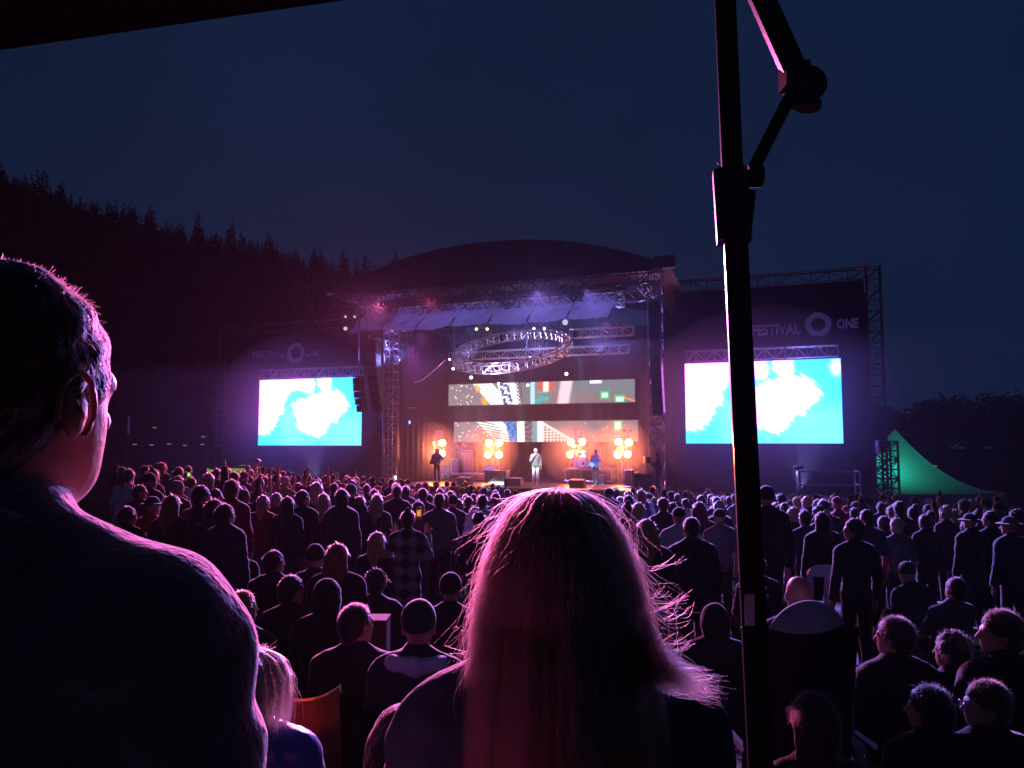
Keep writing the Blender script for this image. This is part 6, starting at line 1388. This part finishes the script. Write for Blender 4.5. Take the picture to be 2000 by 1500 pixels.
MB().disc(L3(1473, 345), .022, (1, 0, 0), .03, 12).tube([L3(1450, 470, 1.47), L3(1461, 375, 1.47)], .016, 8).build('latch', MATS['bracket_plastic'], sl)
for a_, b2 in ((1410, 468), (1459, 469), (1404, 318)): MB().lathe(L3(a_, b2, 1.475), [(.002, -.003), (.004, 0), (.002, .003)], 8).build('rivet', alu, sl)
sqbar(L3(1462, -60), L3(1556, 150), .044, pm_, 'upper_strut', gaz, .004, .97)
sqbar(L3(1548, 180), L3(1472, 330), .024, pm_, 'lower_strut', gaz)
b = MB(); kc = L3(1572, 172); b.disc(kc, .036, (0, 1, 0), .05, 16); b.box(L3(1552, 150), (.05, .045, .05)); b.box(L3(1556, 196), (.035, .04, .02)); b.build('hinge_knuckle', MATS['bracket_plastic'], gaz)
b = MB(); b.disc(L3(1578, 205), .026, (.15, 0, 1), .012, 14); b.build('hinge_cap', MATS['bracket_plastic'], gaz)
lab = mat('paper_label', (.45, .45, .48), .7, 0, .1, 60, .02)
MB().box(L3(1464, 1191, 1.474), (.0185, .0015, .058)).build('label_sticker', lab, gaz)
MB().box(L3(1447, 372, 1.474), (.016, .0015, .062)).build('label_sticker', mat('dark_label', (.12, .1, .12), .7), gaz)
for px, py in ((1443, 1150), (1496, 1149), (1499, 1165), (1448, 1228)): MB().lathe(L3(px, py, 1.475), [(.002, -.003), (.0035, 0), (.002, .003)], 8).build('rivet', alu, gaz)
cm_ = mat('canopy_fabric', (.010, .009, .013), .85, 0, .3, 12, .2)
A0, B0 = P(-260, 130, 1.5), P(1412, -112, 1.5); ctr = Vector(((A0.x + B0.x) / 2, -.1, max(A0.z, B0.z) + .55)); C0, D0 = Vector((A0.x, -1.7, A0.z)), Vector((B0.x, -1.7, B0.z))
b = MB(); b.poly([A0, B0, ctr]); b.poly([B0, D0, ctr]); b.poly([D0, C0, ctr]); b.poly([C0, A0, ctr]); o = b.build('canopy', cm_, gaz)
b = MB(); b.grid(lambda i, j: (lerp(A0.x, B0.x, i), 1.5 , lerp(A0.z, B0.z, i) + .01 - .004 * j - 0.0 - .012 * j), 30, 2); b.build('canopy_hem', cm_, gaz)
for q in (A0, C0, D0): MB().tube([q, (q.x, q.y, ground_z(q.x, q.y))], .02, 8).build('leg_pole', pm_, gaz)

# ================================================================== HAZE
def volbox(name, lo, hi, dens, col, g_, lb):
    b = MB(); b.box([(a + c) / 2 for a, c in zip(lo, hi)], [c - a for a, c in zip(lo, hi)]); m = D.materials.new(name + '_air'); m.use_nodes = True; n = m.node_tree.nodes
    n.remove(n['Principled BSDF']); v = n.new('ShaderNodeVolumePrincipled'); v.inputs['Color'].default_value = tuple(col) + (1,); v.inputs['Density'].default_value = dens; v.inputs['Anisotropy'].default_value = g_
    m.node_tree.links.new(v.outputs[0], n['Material Output'].inputs['Volume']); o = b.build(name, m); tag(o, lb, 'haze', kind='stuff'); return o
if HAZE: volbox('haze', (-110, -25, -2), (70, 170, 62), HAZE, (.85, .85, .9), .45, 'thin smoky night air over the whole field')  # scattering here also stands for the lens halo
def smoke(name, c, d, dens, g_, lb):
    b = bw(); b.box(c, d); m = D.materials.new(name + '_air'); m.use_nodes = True; n = m.node_tree.nodes; n.remove(n['Principled BSDF'])
    v = n.new('ShaderNodeVolumePrincipled'); v.inputs['Color'].default_value = (.9, .88, .9, 1); v.inputs['Density'].default_value = dens; v.inputs['Anisotropy'].default_value = g_
    m.node_tree.links.new(v.outputs[0], n['Material Output'].inputs['Volume']); tag(b.build(name, m), lb, 'smoke', kind='stuff')
if HAZE:
    smoke('stage_smoke', (-1.0, 1.2, 5.6), (15.0, 8.4, 7.7), .003, .3, 'thin smoke hanging over the deck around the amber lamps')
    smoke('drifting_smoke', (-1.2, -4.2, 3.5), (44.0, 7.6, 8.0), .011, .1, 'fainter smoke drifting in front of the stage and both video screens')  # real smoke, density raised to stand for the lens veil too
    def puff(name, c, r, dens, g_, lb, grp=None):  # soft volume imitating lens bloom, added round the bright sources
        b = bw(); b.lathe((0, 0, 0), [(max(.001, math.sin(t)), -math.cos(t)) for t in np.linspace(0, math.pi, 13)], 24)
        cw = W(*c); b.v = [tuple(cw + UH * (q_.dot(UH)) * r[0] + VH * (q_.dot(VH)) * r[1] + Vector((0, 0, q_.z)) * r[2]) for q_ in [Vector(v) - O for v in b.v]]
        m = D.materials.new(name + '_air'); m.use_nodes = True; n = m.node_tree.nodes; n.remove(n['Principled BSDF'])
        v = n.new('ShaderNodeVolumePrincipled'); v.inputs['Color'].default_value = (.9, .88, .9, 1); v.inputs['Density'].default_value = dens; v.inputs['Anisotropy'].default_value = g_
        m.node_tree.links.new(v.outputs[0], n['Material Output'].inputs['Volume']); o = b.build(name, m, None, True); tag(o, lb, 'smoke', grp, 'stuff')
    for (pts, v_, lb) in clusters:
        us = [SU(x, 868, v_)[0] for x, y in pts]; puff('smoke_puff', (sum(us) / 4, v_ - .9, 3.2), (1.7, 1.5, 1.7), .075, .25, 'orange lit smoke puff around the blinders ' + lb)
    for xa, lb in ((606, 'smoke glowing around the left video screen'), (1494, 'smoke glowing around the right video screen')):
        puff('smoke_veil', (sx_(xa, 0), -1.7, 5.4), (5.4, 1.5, 4.2), .05, .1, lb)
